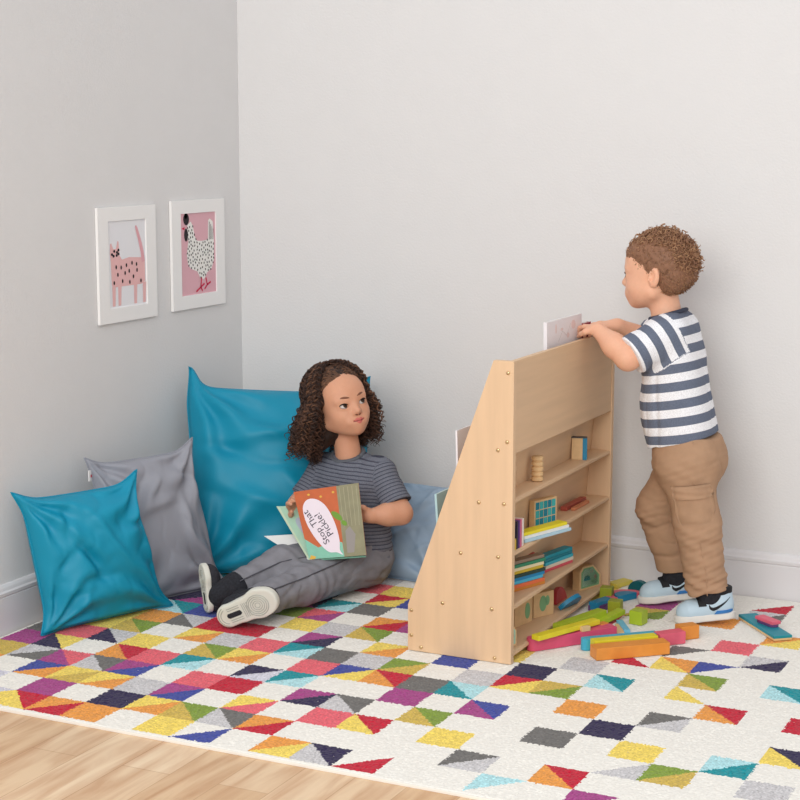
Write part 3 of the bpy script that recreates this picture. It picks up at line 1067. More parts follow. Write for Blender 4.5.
# ------------------------------------------------------------------ people
def head(S, M, skin, lips, blush, sc=1.0, smile=0.):
    """child's head in frame M: +x face, +y its left, +z up; origin at the middle of the skull"""
    P = lambda x, y, z: xf(np.array([[x, y, z]]) * sc, M)[0]
    R = M[:3, :3]
    E = lambda c, r, k=.02, op='u', col=None, rot=None: S.ell(P(*c), np.array(r) * sc, R if rot is None else R @ rot, k, op, col)
    C = lambda a, b, ra, rb=None, k=.02, op='u', col=None: S.cone(P(*a), P(*b), ra * sc, (ra if rb is None else rb) * sc, k, op, col)
    E((-.012, 0, .018), (.090, .072, .080))
    E((.034, 0, -.028), (.056, .060, .070), .03)
    E((.042, 0, .026), (.045, .057, .046), .025)
    for s in (1, -1):
        E((.046, s * .029, -.045), (.033, .027, .029), .02)
        C((.004, s * .046, -.058), (.058, s * .012, -.082), .020, .017, .025)
    C((.070, 0, -.086), (.071, 0, -.084), .016, .016, .014)
    # brow, nose
    for s in (1, -1):
        C((.080, s * .014, .006), (.070, s * .042, .004), .009, .008, .012)
    C((.083, 0, -.006), (.0965, 0, -.034), .0065, .0085, .012)
    C((.0955, 0, -.036), (.097, 0, -.036), .0090, .0090, .006)
    for s in (1, -1):
        E((.0890, s * .0095, -.0385), (.009, .0068, .0062), .005)
        E((.0955, s * .0052, -.0455), (.0035, .0028, .0022), .002, 's', (skin[0] * .35, skin[1] * .25, skin[2] * .22))
    # mouth
    E((.081, 0, -.0635), (.012, .030, .016), .016)
    for s in (1, -1):
        C((.0925, s * .004, -.0592), (.0845, s * .0235, -.0612), .0040, .0020, .003, 'u', lips)
        C((.0915, s * .001, -.0672), (.0840, s * .0220, -.0624), .0048, .0020, .003, 'u', lips)
    dk = (lips[0] * .4, lips[1] * .3, lips[2] * .3)
    for s in (1, -1):
        C((.0970, 0, -.0632), (.0925, s * .013, -.0628), .0012, .0013, .0012, 's', dk)
        C((.0925, s * .013, -.0628), (.0860, s * .0235, -.0600), .0012, .0010, .0012, 's', dk)
    # eyes: lid bulge, then the opening
    for s in (1, -1):
        E((.0715, s * .0295, -.0135), (.0155, .0165, .0150), .006)
    for s in (1, -1):
        t = Matrix.Rotation(s * .10, 3, 'X')
        E((.086, s * .0300, -.0135), (.0150, .0136, .0066), .0012, 's', None, np.array(t))
    # ears
    for s in (1, -1):
        t = np.array(Matrix.Rotation(s * -.35, 3, 'Z') @ Matrix.Rotation(-.18, 3, 'Y'))
        E((-.010, s * .071, -.018), (.0165, .0085, .0270), .005, 'u', None, t)
        E((-.005, s * .0765, -.015), (.0085, .0060, .0150), .004, 's', None, t)
        E((.004, s * .0730, -.024), (.004, .005, .006), .003, 'u')
    for s in (1, -1):
        S.ell(P(.070, s * .040, -.045), np.array((.022, .018, .016)) * sc, R, .9, 'c', blush) if False else None
    return P


def eye_parts(acc, P, M, gaze, iris, brow, lash, sc=1.0, lift=0.):
    R = M[:3, :3]
    for s in (1, -1):
        c = P(.0728, s * .0295, -.0135)
        r = .0128 * sc
        g = R @ np.array(gaze, float)
        g /= np.linalg.norm(g)
        up = R @ A3(0, 0, 1)
        Me = frame(c, np.cross(up, g), g)
        rings = [0, 11, 17, 17.6, 28, 35, 36.5, 39, 54, 75, 110, 150, 179.5]
        colr = [(.01,) * 3] * 3 + [iris] * 2 + [tuple(.45 * q for q in iris)] + [(.05, .04, .04)] + [(.66, .62, .60)] * 6
        n = 28
        V, F, Cc = [], [], []
        for a, cc in zip(rings, colr):
            a = math.radians(max(a, .5))
            for k in range(n):
                V.append((r * math.sin(a) * math.cos(2 * PI * k / n), r * math.sin(a) * math.sin(2 * PI * k / n), r * math.cos(a)))
                Cc.append(cc)
        for i in range(len(rings) - 1):
            for k in range(n):
                F.append([i * n + k, (i + 1) * n + k, (i + 1) * n + (k + 1) % n, i * n + (k + 1) % n])
        F.append(list(range(n)))
        acc.add(xf(V, Me), F, 0, np.array(Cc))
        # upper lash line, lower lash line and brow
        t_ = np.linspace(-1.05, 1.05, 15)
        for sg, rr, cc in ((1, .0022, lash), (-1, .0006, tuple(.5 * a + .5 * b for a, b in zip(lash, (.35, .2, .15))))):
            y = s * .0300 + .0136 * t_
            z = -.0135 + sg * .0064 * np.sqrt(np.clip(1 - (t_ / 1.06) ** 2, 0, 1)) + s * .10 * .0130 * t_ + sg * .0004
            x = .0715 + np.sqrt(np.clip(.0158 ** 2 - ((y - s * .0295) * .95) ** 2 - (z + .0135) ** 2, .0001 ** 2, 1)) + .0002
            v, f = tube(np.stack([P(*q) for q in zip(x, y, z)]), rr * sc * np.sqrt(np.clip(1.15 - np.abs(t_) ** 3, .08, 1)), 6)
            acc.add(v, f, 0, cc)
        bt = np.linspace(0, 1, 9)
        y = s * (.0125 + .032 * bt)
        z = .0065 + .0065 * np.sin(bt * 2.3) - .003 * bt
        x = .0918 + lift - .0162 * bt ** 1.7
        v, f = tube(np.stack([P(*q) for q in zip(x, y, z)]), .0046 * sc * np.sin(.5 + 2.5 * bt) * .8, 6)
        acc.add(v, f, 0, brow)


def hand(S, wrist, palm_dir, palm_n, side, curl, sc=1.0, spread=.10, thumb=(.5, .3)):
    """five-fingered hand; palm_n = direction the palm faces; side=+1 thumb on +y of the (dir, y, -palm_n) frame"""
    M = frame(wrist, palm_dir, -np.array(palm_n, float))
    P = lambda x, y, z: xf(np.array([[x, y, z]]) * sc, M)[0]
    S.cone(P(-.004, 0, 0), P(.018, 0, 0), .0150 * sc, .0145 * sc, .012)
    for y0, y1 in ((-.012, -.016), (-.004, -.005), (.004, .006), (.011, .016)):
        S.cone(P(.008, y0, 0), P(.044, y1, 0), .0095 * sc, .0080 * sc, .008)
    Ls = (.036, .044, .047, .042)
    for k, y in enumerate((-.017, -.006, .0055, .0165)):
        y = y * side
        L = Ls[k]
        p = np.array([.044, y, 0.])
        a = 0.
        for seg, (fr, rr) in enumerate(((.45, .0070), (.31, .0064), (.26, .0056))):
            a += curl[seg] * (1 + .12 * (1.5 - k) * .3)
            q = p + L * fr * np.array([math.cos(a), spread * side * (k - 1.5) * .5, -math.sin(a)])
            S.cone(P(*p), P(*q), rr * sc, (rr - .0006) * sc, .0035)
            p = q
    p0, p1, p2, p3 = (.006, side * .012, -.002), (.020, side * .027, -.008 - .006 * thumb[1]), (.036, side * (.027 + .010 * thumb[0]), -.012 - .014 * thumb[1]), \
        (.050, side * (.025 + .008 * thumb[0]), -.014 - .026 * thumb[1])
    S.cone(P(*p0), P(*p1), .0105 * sc, .0085 * sc, .008)
    S.cone(P(*p1), P(*p2), .0080 * sc, .0070 * sc, .004)
    S.cone(P(*p2), P(*p3), .0068 * sc, .0058 * sc, .004)


def curl_tube(path, hr, pitch, tr, seed, n=4, per=7, taper=True, flat=1.):
    """corkscrew round a guide path"""
    g = np.random.default_rng(seed)
    path = np.asarray(path, float)
    seg = np.linalg.norm(np.diff(path, axis=0), axis=1)
    s = np.r_[0, np.cumsum(seg)]
    L = s[-1]
    N = max(8, int(L / pitch * per))
    t = np.linspace(0, L, N)
    c = np.stack([np.interp(t, s, path[:, k]) for k in range(3)], 1)
    T = np.gradient(c, axis=0)
    T /= np.linalg.norm(T, axis=1)[:, None] + 1e-12
    ref = A3(.31, .17, .93) if abs(T[0][2]) < .8 else A3(.9, .3, .1)
    X = np.cross(T, ref)
    X /= np.linalg.norm(X, axis=1)[:, None] + 1e-12
    Y = np.cross(T, X)
    ph = 2 * PI * t / (pitch * g.uniform(.85, 1.2)) + g.uniform(0, 6.3)
    amp = hr * np.clip(t / (.22 * L) + .15, 0, 1)
    if g.random() < .5:
        ph = -ph
    pts = c + amp[:, None] * (np.cos(ph)[:, None] * X + flat * np.sin(ph)[:, None] * Y)
    r = np.full(N, tr)
    if taper:
        r = tr * np.clip((L - t) / (.12 * L) + .25, 0, 1)
    return tube(pts, r, n, cap=False)


SKIN_G = lin((214, 158, 128))
SKIN_B = lin((232, 178, 148))
m_skin = mat('skin', attr='Col', rough=.52, spec=.35, sss=.12, noise=.02, nscale=140)
m_hair = mat('hair', attr='Col', rough=.55, spec=.3)
m_cloth = lambda nm, **k: mat(nm, **k)


def swatch(name, stops, attr='St', rough=.85, weave=.10):
    """cloth whose colour follows a stripe coordinate stored on the mesh"""
    m = bpy.data.materials.new(name)
    m.use_nodes = True
    nt = m.node_tree
    N, L = nt.nodes.new, nt.links.new
    b = nt.nodes['Principled BSDF']
    b.inputs['Roughness'].default_value = rough
    b.inputs['Specular IOR Level'].default_value = .2
    at = N('ShaderNodeAttribute')
    at.attribute_name = attr
    fr = N('ShaderNodeMath')
    fr.operation = 'FRACT'
    L(at.outputs['Fac'], fr.inputs[0])
    cr = N('ShaderNodeValToRGB')
    cr.color_ramp.interpolation = 'CONSTANT'
    e = cr.color_ramp.elements
    e[0].position, e[0].color = 0, (*lin(stops[0][1]), 1)
    e[1].position, e[1].color = stops[1][0], (*lin(stops[1][1]), 1)
    for p, c in stops[2:]:
        x = e.new(p)
        x.color = (*lin(c), 1)
    L(fr.outputs[0], cr.inputs['Fac'])
    tc = N('ShaderNodeTexCoord')
    nz = N('ShaderNodeTexNoise')
    nz.inputs['Scale'].default_value = 420
    nz.inputs['Detail'].default_value = 2
    L(tc.outputs['Object'], nz.inputs['Vector'])
    mr = N('ShaderNodeMapRange')
    mr.inputs['From Min'].default_value, mr.inputs['From Max'].default_value = .3, .7
    mr.inputs['To Min'].default_value, mr.inputs['To Max'].default_value = 1 - weave, 1 + weave
    L(nz.outputs['Fac'], mr.inputs['Value'])
    mx = N('ShaderNodeVectorMath')
    mx.operation = 'SCALE'
    L(cr.outputs['Color'], mx.inputs[0])
    L(mr.outputs[0], mx.inputs['Scale'])
    L(mx.outputs[0], b.inputs['Base Color'])
    return m


def sdf_obj(name, S, h, m, parent, base=(1, 1, 1), disp=None, smooth=1, fattr=None, col=False):
    V, Q, C = S.mesh(h, smooth, base, disp)
    fa = {k: fn(V) for k, fn in fattr.items()} if fattr else None
    return obj(name, V, Q, m, parent, True, C if col else None, None, fa)


def unit(v):
    v = np.array(v, float)
    return v / np.linalg.norm(v)


def shoe(parent, heel, toe, up, L, style, sidesign):
    """sneaker: local x heel->toe, y left, z up from the sole's underside"""
    d = np.array(toe, float) - np.array(heel, float)
    M = frame(heel, d, up)
    s = L / .17
    P = lambda x, y, z: xf(np.array([[x, y, z]]) * s, M)[0]
    t = bpy.data.objects.new('shoe', None)
    t.empty_display_size = .03
    COL.objects.link(t)
    t.location = P(.08, 0, 0)
    keep_world(t, parent)
    Ms = M.copy()
    plan = [(.030, 0, .0285), (.075, .000, .0270), (.118, -.002 * sidesign, .0345), (.136, -.001 * sidesign, .0325)]
    pl = [(a * s, b * s, c * s) for a, b, c in plan]
    so = Sdf().slab(Ms, pl, 0, .021 * s, .005 * s)
    sole = sdf_obj('sole', so, .0022, style['sole'], t)
    up_ = Sdf()
    up_.cone(P(.034, 0, .036), P(.120, 0, .026), .0275 * s, .0290 * s, .02)
    up_.cone(P(.128, 0, .027), P(.136, 0, .026), .0280 * s, .0250 * s, .02)
    up_.cone(P(.036, 0, .040), P(.031, 0, .078), .0275 * s, .0285 * s, .02)
    up_.cone(P(.040, 0, .044), P(.100, 0, .032), .0250 * s, .0225 * s, .02)
    up_.plane(P(0, 0, .014), M[:3, :3] @ A3(0, 0, -1))
    up_.plane(P(.03, 0, .080), M[:3, :3] @ A3(-.25, 0, 1))
    sdf_obj('upper', up_, .0022, style['upper'], t)
    surf = [p for p in up_.p if p[4] == 'u']

    def field(Q):
        f = np.full(len(Q), 9.)
        for p in surf:
            dd = p[0](Q)
            k = p[3]
            h_ = np.clip(.5 + .5 * (f - dd) / k, 0, 1)
            f = f + (dd - f) * h_ - k * h_ * (1 - h_)
        return f

    def wrap(poly, off, sd):
        """put a flat outline (x, z) onto the side of the upper"""
        q = np.array(poly, float)
        lo = np.zeros(len(q))
        hi = np.full(len(q), .06)
        for _ in range(26):
            mid = (lo + hi) / 2
            w_ = xf(np.stack([q[:, 0], sd * mid, q[:, 1]], 1) * s, M)
            ins = field(w_) < 0
            lo = np.where(ins, mid, lo)
            hi = np.where(ins, hi, mid)
        return xf(np.stack([q[:, 0], sd * (lo + off), q[:, 1]], 1) * s, M)

    def patch(name, poly, m, th=.0012, n=10):
        a = Acc()
        for sd in (1, -1):
            k = len(poly) // 2
            A, B = poly[:k], poly[k:][::-1]
            g = []
            for (p0, p1) in zip(A, B):
                for u in np.linspace(0, 1, 4):
                    g.append((p0[0] + (p1[0] - p0[0]) * u, p0[1] + (p1[1] - p0[1]) * u))
            w0, w1 = wrap(g, th, sd), wrap(g, -.002, sd)
            nn = len(g)
            F = []
            for i in range(k - 1):
                for j in range(3):
                    F.append([i * 4 + j, i * 4 + j + 1, i * 4 + j + 5, i * 4 + j + 4])
            rim = [(i * 4, (i + 1) * 4) for i in range(k - 1)] + [((i + 1) * 4 + 3, i * 4 + 3) for i in range(k - 1)] + [(j + 1, j) for j in range(3)] + \
                [((k - 1) * 4 + j, (k - 1) * 4 + j + 1) for j in range(3)]
            F += [[x, y, y + nn, x + nn] for x, y in rim]
            a.add(np.concatenate([w0, w1]), F)
        return a.build(name, [m], t, smooth=False)
    col_ = Sdf()
    col_.cone(P(.036, 0, .050), P(.032, 0, .086), .0275 * s, .0300 * s, .01)
    col_.cone(P(.060, 0, .058), P(.048, 0, .088), .0165 * s, .0200 * s, .02)
    col_.plane(P(.03, 0, .068), M[:3, :3] @ A3(.12, 0, -1))
    col_.plane(P(.03, 0, .094), M[:3, :3] @ A3(-.2, 0, 1))
    sdf_obj('collar', col_, .0022, style['dark'], t)
    tg_ = Sdf()
    tg_.cone(P(.050, 0, .080), P(.096, 0, .0480), .0200 * s, .0150 * s, .01)
    tg_.plane(P(.05, 0, .046), M[:3, :3] @ A3(0, 0, -1))
    sdf_obj('tongue', tg_, .0022, style['dark'], t)
    if style.get('strap'):
        a = np.linspace(-1.12, 1.12, 13)
        rows = []
        for x in (.0830, .1040):
            for q in a:
                # march from the core outward
                lo, hi = 0., .08
                for _ in range(24):
                    mid = (lo + hi) / 2
                    w_ = xf(np.array([[x - .010 * abs(q) * .4, mid * math.sin(q), .030 + mid * math.cos(q)]]) * s, M)
                    if field(w_)[0] < 0:
                        lo = mid
                    else:
                        hi = mid
                rows.append([(x - .004 * abs(q), (lo + o_) * math.sin(q), .030 + (lo + o_) * math.cos(q)) for o_ in (.0068 - .003 * abs(q), -.001)])
        rows = np.array(rows)
        top, bot = rows[:, 0], rows[:, 1]
        n = len(a)
        V = xf(np.concatenate([top, bot]) * s, M)
        N2 = 2 * n
        F = []
        for i in range(n - 1):
            F.append([i, i + 1, n + i + 1, n + i])
            F.append([N2 + i, N2 + n + i, N2 + n + i + 1, N2 + i + 1])
            F.append([i, N2 + i, N2 + i + 1, i + 1])
            F.append([n + i, n + i + 1, N2 + n + i + 1, N2 + n + i])
        F.append([0, n, N2 + n, N2])
        F.append([n - 1, N2 + n - 1, N2 + 2 * n - 1, 2 * n - 1])
        obj('strap', V, F, style['dark'], t)
        # curved tick emblem on both sides
        cl = np.array([(.0715, .0470), (.0690, .0385), (.0620, .0345), (.0520, .0375), (.0400, .0440), (.0270, .0520), (.0120, .0630)])
        ti = np.linspace(0, 6, 22)
        cl = np.stack([np.interp(ti, range(7), cl[:, k]) for k in range(2)], 1)
        tick = band(cl, np.interp(ti, range(7), [.0015, .0070, .0092, .0078, .0058, .0034, .0008]))
        patch('tick_emblem', tick, style['mark'])
        hb = [(q, .0205) for q in np.linspace(.006, .060, 8)]
        ht = [(q, .030) for q in np.linspace(.010, .052, 8)]
        patch('heel_stripe', ht + hb[::-1], style['accent'], .0022)
    if style.get('tread'):
        a = Acc()
        Mz = lambda x, y: P(x, y, -.0006)
        for rr in (.006, .011, .016, .021, .0255):
            q = np.linspace(0, 2 * PI, 33)
            a.add(*tube(np.stack([Mz(.117 + 1.12 * rr * math.cos(k), rr * math.sin(k)) for k in q]), .0011 * s, 4))
        q = np.linspace(.62 * PI, 1.38 * PI, 17)
        for rr in (.0245, .019):
            a.add(*tube(np.stack([Mz(.036 + 1.15 * rr * math.cos(k), rr * math.sin(k)) for k in q]), .0011 * s, 4))
        for yy in (-.012, -.017, .012, .017):
            a.add(*tube(np.stack([Mz(x, yy) for x in np.linspace(.036, .070, 6)]), .0010 * s, 4))
        for x in np.linspace(.078, .092, 4):
            a.add(*tube(np.stack([Mz(x, y) for y in np.linspace(-.018, .018, 5)]), .0009 * s, 4))
        a.build('tread_ridges', [style['ridge']], t)
        v, f = prism([(.034, -.0055), (.068, -.0055), (.071, -.001), (.071, .004), (.066, .0065), (.036, .0065), (.031, .003), (.031, -.002)], 2, -.0012, .004)
        obj('heel_window', xf(np.array(v) * s, M), f, style['dark'], t)
    return t, P
# ------------------------------------------------------------------ the toddler at the shelf
boy = empty('person', (1.60, -.28, 0), 'toddler in a striped T-shirt and tan cargo trousers standing at the wooden shelf', 'person')
MB = frame((1.480, -.275, .945), (-1, .04, -.04), (-.03, 0, 1))
S = Sdf()
PB = head(S, MB, SKIN_B, lin((214, 122, 112)), None, sc=1.0)
S.cone((1.492, -.275, .885), (1.510, -.28, .790), .038, .043, .02)
S.cone((1.520, -.34, .765), (1.520, -.22, .765), .038, .038, .02)
S.cone((1.524, -.28, .715), (1.565, -.28, .47), .064, .066, .03)
# near (left) arm
shN, elN, wrN = A3(1.530, -.352, .783), A3(1.446, -.425, .720), A3(1.350, -.392, .786)
S.cone(shN, elN, .036, .032, .02)
S.cone(elN, elN + .45 * (wrN - elN), .0325, .030, .015)
S.cone(elN + .45 * (wrN - elN), wrN, .030, .0195, .02)
hand(S, wrN, unit((-.80, .60, .06)), unit((-.15, -.1, -1)), 1, (.30, .75, .60), .95, .1, (.2, .6))
# far (right) arm
shF, elF, wrF = A3(1.520, -.205, .783), A3(1.425, -.175, .742), A3(1.362, -.270, .786)
S.cone(shF, elF, .036, .031, .02)
S.cone(elF, wrF, .031, .0195, .02)
hand(S, wrF, unit((-.72, -.68, .05)), unit((-.2, .1, -1)), -1, (.25, .5, .4), 1.0, .1, (.9, .9))
# legs down to the ankles
S.cone((1.580, -.335, .45), (1.622, -.335, .252), .052, .042, .02)
S.cone((1.622, -.335, .252), (1.664, -.332, .07), .042, .028, .02)
S.cone((1.560, -.225, .45), (1.478, -.212, .270), .052, .042, .02)
S.cone((1.478, -.212, .270), (1.522, -.180, .07), .042, .028, .02)
V, Q, C = S.mesh(.0026, 1, SKIN_B)
a = Acc().add(V, Q, 0, C)
eye_parts(a, PB, MB, (1, .10, -.12), (.10, .05, .025), lin((150, 100, 70)), lin((70, 45, 35)), 1.0, -.0030)
a.build('body', [m_skin], boy, smooth=True, col=True)


def boy_stripe(V):
    ax = unit((.16, 0, -.99))
    t = (V - A3(1.51, -.28, .80)) @ ax
    st = (t + .004 * wob(V, 14, 5)) / .0465 + .30
    for s0, e0, lim in ((shN, elN, -.318), (shF, elF, -.238)):
        d = unit(e0 - s0)
        q = V - s0
        along = q @ d
        rad = np.linalg.norm(q - along[:, None] * d, axis=1)
        out = (V[:, 1] < lim) if lim < -.28 else (V[:, 1] > lim)
        m_ = (along > -.02) & (rad < .075) & out & (V[:, 2] > .66)
        st = np.where(m_, along / .0465 + .64, st)
    return st


S = Sdf()
S.cone((1.515, -.330, .770), (1.515, -.226, .770), .055, .055, .03)
S.ell((1.520, -.28, .735), (.083, .104, .085), None, .03)
S.cone((1.514, -.28, .785), (1.510, -.279, .812), .058, .0485, .02)
for s_ in (-1, 1):
    S.cone((1.528, -.28 + s_ * .030, .69), (1.562, -.28 + s_ * .028, .475), .079, .090, .03)
S.ell((1.520, -.28, .57), (.075, .085, .10), None, .04)
S.cone(shN + A3(0, .01, 0), elN + .10 * (elN - shN), .050, .056, .025)
S.cone(shF - A3(0, .01, 0), elF, .050, .054, .025)
dN, dF = unit(elN - shN), unit(elF - shF)


def limb_cut(S_, pt, n, c, r):
    """cut a limb end: subtract a ball-sided cap beyond pt along n"""
    S_.cone(np.array(pt) + n * (r + .0), np.array(pt) + n * (r + .09), r, r, .003, 's')


Mcut = frame(elN - dN * .006, dN, (0, 0, 1))


def slab_cut(S_, pt, n, R, depth):
    pt, n = np.array(pt, float), unit(n)

    def fn(P):
        q = P - pt
        a_ = q @ n
        rad = np.linalg.norm(q - a_[..., None] * n, axis=-1)
        return np.maximum(np.maximum(-a_, a_ - depth), rad - R)
    S_._add(fn, pt - R - depth, pt + R + depth, .003, 's', None)


slab_cut(S, (1.509, -.279, .8265), (-.30, 0, 1), .060, .07)
slab_cut(S, elN - dN * .012, dN, .080, .12)
slab_cut(S, elF - dF * .010, dF, .075, .12)
S.plane((1.56, -.28, .487), (.26, 0, -1))
fold = lambda V: .0022 * wob(V * A3(1, 1, .5), 45, 2) + .0012 * wob(V, 90, 9) + .0040 * crease(V * A3(1, 1, .7), 38, 15, .13) + .0018 * crease(V, 70, 19, .16)
m_bshirt = swatch('shirt_wide_stripes', [(0, (238, 238, 242)), (.48, (104, 112, 130))], weave=.16)
sh = sdf_obj('striped_shirt', S, .0030, m_bshirt, boy, disp=fold, fattr=dict(St=boy_stripe))
ring = lambda c, n, r, k=40, ex=1.: [np.array(c) + r * (math.cos(t) * u_ + ex * math.sin(t) * w_) for t in np.linspace(0, 2 * PI, k)
                                     for u_, w_ in [(frame((0, 0, 0), n, (.1, .2, .97))[:3, 1], frame((0, 0, 0), n, (.1, .2, .97))[:3, 2])]]
v, f = tube(ring((1.509, -.279, .8255), (-.30, 0, 1), .0500), .0058, 8)
obj('neckband', v, f, mat('neckband_navy', (58, 62, 78), rough=.9), sh, smooth=True)

# cargo trousers
S = Sdf()
for s_ in (-1, 1):
    S.cone((1.566, -.28 + s_ * .030, .500), (1.572, -.28 + s_ * .032, .430), .083, .086, .03)
S.ell((1.615, -.28, .435), (.062, .092, .065), None, .04)
S.cone((1.585, -.330, .42), (1.622, -.337, .262), .070, .060, .03)
S.cone((1.622, -.337, .262), (1.655, -.334, .085), .061, .055, .02)
S.cone((1.552, -.228, .42), (1.474, -.212, .280), .068, .060, .03)
S.cone((1.474, -.212, .280), (1.522, -.181, .085), .059, .049, .02)
S.plane((1.566, -.28, .518), (.20, 0, 1))
slab_cut(S, (1.655, -.334, .088), (.22, 0, -1), .10, .07)
slab_cut(S, (1.522, -.181, .100), (.10, .1, -1), .10, .07)


def pants_fold(V):
    z = V[:, 2]
    low = np.exp(-((z - .11) / .055) ** 2) + .75 * np.exp(-((z - .24) / .05) ** 2) + .35 * np.exp(-((z - .42) / .05) ** 2)
    ph = wob(V, 16, 4) * 2.6
    m_ = .5 + .5 * np.tanh(3 * wob(V, 24, 41))
    return low * m_ * (.0028 * np.sin(z * 170 + V[:, 0] * 70 + 2 * ph) + .0016 * np.sin(z * 330 - V[:, 0] * 120 + 2 * ph)) + .0034 * wob(V * A3(1, 1, .7), 36, 6) + .0014 * wob(V, 80, 8) + (.0042 * crease(V * A3(.55, .55, 1.2), 46, 51, .14) + .0024 * crease(V * A3(.6, .6, 1.1), 85, 57, .18)) * (.45 + .55 * np.clip(low, 0, 1))


m_tan = mat('cotton_tan', (176, 141, 113), rough=.85, spec=.2, noise=.06, nscale=30, bump=.08, bscale=600)
tr_ = sdf_obj('cargo_trousers', S, .0028, m_tan, boy, disp=pants_fold)
surfB = [p for p in S.p if p[4] == 'u']


def onto(prims, pts, direction, off):
    """slide points along a direction until they sit on the cloth"""
    pts = np.array(pts, float)
    d = unit(direction)
    lo, hi = np.zeros(len(pts)), np.full(len(pts), .30)
    for _ in range(28):
        mid = (lo + hi) / 2
        f = np.min([p[0](pts + d * mid[:, None]) for p in prims], 0)
        lo, hi = np.where(f < 0, mid, lo), np.where(f < 0, hi, mid)
    return pts + d * (lo + off)[:, None]


def pad(name, prims, c, ux, uz, w_, h_, direction, th, m, parent, rnd=.25, nx=12, nz=12):
    """sewn-on cloth pad: grid mapped to the cloth"""
    a_, b_ = np.meshgrid(np.linspace(-1, 1, nx), np.linspace(-1, 1, nz), indexing='ij')
    # rounded outline
    x = a_ * w_ / 2 * np.where(b_ < -.5, 1 - rnd * ((-b_ - .5) / .5) ** 2, 1)
    z = b_ * h_ / 2
    base = np.array(c) + x.reshape(-1, 1) * np.array(ux) + z.reshape(-1, 1) * np.array(uz)
    eg = np.minimum(1 - np.abs(a_), 1 - np.abs(b_)).ravel()
    top = onto(prims, base, direction, 0) + unit(direction) * (th * np.clip(eg * 6, .35, 1) + .0012 * np.sin(b_.ravel() * 7 + a_.ravel() * 3))[:, None]
    bot = onto(prims, base, direction, -.004)
    n = nx * nz
    ii = np.arange(n).reshape(nx, nz)
    q = np.stack([ii[:-1, :-1], ii[1:, :-1], ii[1:, 1:], ii[:-1, 1:]], -1).reshape(-1, 4)
    loop = np.concatenate([ii[:, 0], ii[-1, 1:], ii[-2::-1, -1], ii[0, -2:0:-1]])
    rim = [[x0, x1, x1 + n, x0 + n] for x0, x1 in zip(loop, np.roll(loop, -1))]
    return obj(name, np.concatenate([top, bot]), q.tolist() + [[int(k) for k in r] for r in rim], m, parent, smooth=True)


uxp, uzp = unit((.97, .16, .12)), unit((-.17, 0, .98))
cp = pad('cargo_pocket', surfB, (1.618, -.335, .330), uxp, uzp, .100, .104, (.12, -1, 0), .0085, m_tan, tr_)
pad('pocket_flap', surfB, (1.611, -.335, .366), uxp, uzp, .104, .040, (.12, -1, 0), .0135, m_tan, tr_, .1)
pad('back_pocket', surfB, (1.600, -.325, .447), unit((.6, -.7, 0)), (0, 0, 1), .070, .042, (.75, -.65, 0), .005, m_tan, tr_, .3)
# stitched seams
for pts in ([(1.605, -.28, .50), (1.608, -.29, .42), (1.622, -.3, .33), (1.634, -.31, .25), (1.655, -.32, .16), (1.662, -.325, .09)],):
    q = np.array(pts)
    q = np.stack([np.interp(np.linspace(0, 1, 40), np.linspace(0, 1, len(q)), q[:, k]) for k in range(3)], 1)
    v, f = tube(onto(surfB, q, (.10, -1, 0), .0004), .0015, 5)
    obj('side_seam', v, f, m_tan, tr_, smooth=True)

# sneakers
st_b = dict(sole=mat('sneaker_sole', (226, 222, 216), rough=.6), upper=mat('sneaker_pale_blue', (188, 210, 224), rough=.45, spec=.45),
            dark=mat('sneaker_black', (26, 27, 31), rough=.7), mark=mat('sneaker_mark', (22, 24, 30), rough=.6), accent=mat('sneaker_blue', (58, 128, 200), rough=.5), strap=True)
tag(shoe(boy, (1.728, -.312, .020), (1.572, -.372, .000), (-.13, 0, 1), .166, st_b, 1)[0], 'pale blue sneaker with black strap and a black curved tick')
tag(shoe(boy, (1.570, -.150, .016), (1.425, -.233, .000), (-.10, 0, 1), .166, st_b, -1)[0], 'pale blue sneaker with black strap and a black curved tick')

for p0, p1, p2 in (((1.648, -.334, .150), (1.664, -.333, .085), (1.672, -.336, .050)), ((1.512, -.184, .150), (1.522, -.181, .090), (1.524, -.184, .050))):
    S = Sdf()
    S.cone(p0, p1, .0335, .0335, .01)
    S.cone(p1, p2, .0300, .0200, .02)
    S.cone(A3(*p1) + A3(-.010, -.004, -.012), A3(*p2) + A3(-.030, -.011, .006), .0170, .0140, .02)
    sdf_obj('sock', S, .003, mat('sock_black', (38, 39, 46), rough=.9, noise=.3, nscale=160), boy)

# hair: close-cropped sides, loose curls on top
BR1, BR2 = lin((136, 97, 74)), lin((178, 136, 102))
S = Sdf()
S.ell(PB(-.012, 0, .019), (.0915, .0745, .0825), MB[:3, :3], .01)
S.ell(PB(.030, 0, .040), (.060, .062, .045), MB[:3, :3], .02)
R_ = MB[:3, :3]
S.ell(PB(-.045, 0, -.028), (.056, .060, .050), R_, .02)
# keep the face, ears and neck clear
S.ell(PB(.084, 0, -.030), (.060, .062, .080), R_, .004, 's')
MBi = np.linalg.inv(MB)


def below_temple(P):
    q = P @ MBi[:3, :3].T + MBi[:3, 3]
    return np.maximum(q[..., 2] + .014 - .25 * np.clip(-q[..., 0], 0, 1), -(q[..., 0] + .012 + .25 * (q[..., 2] + .014)))


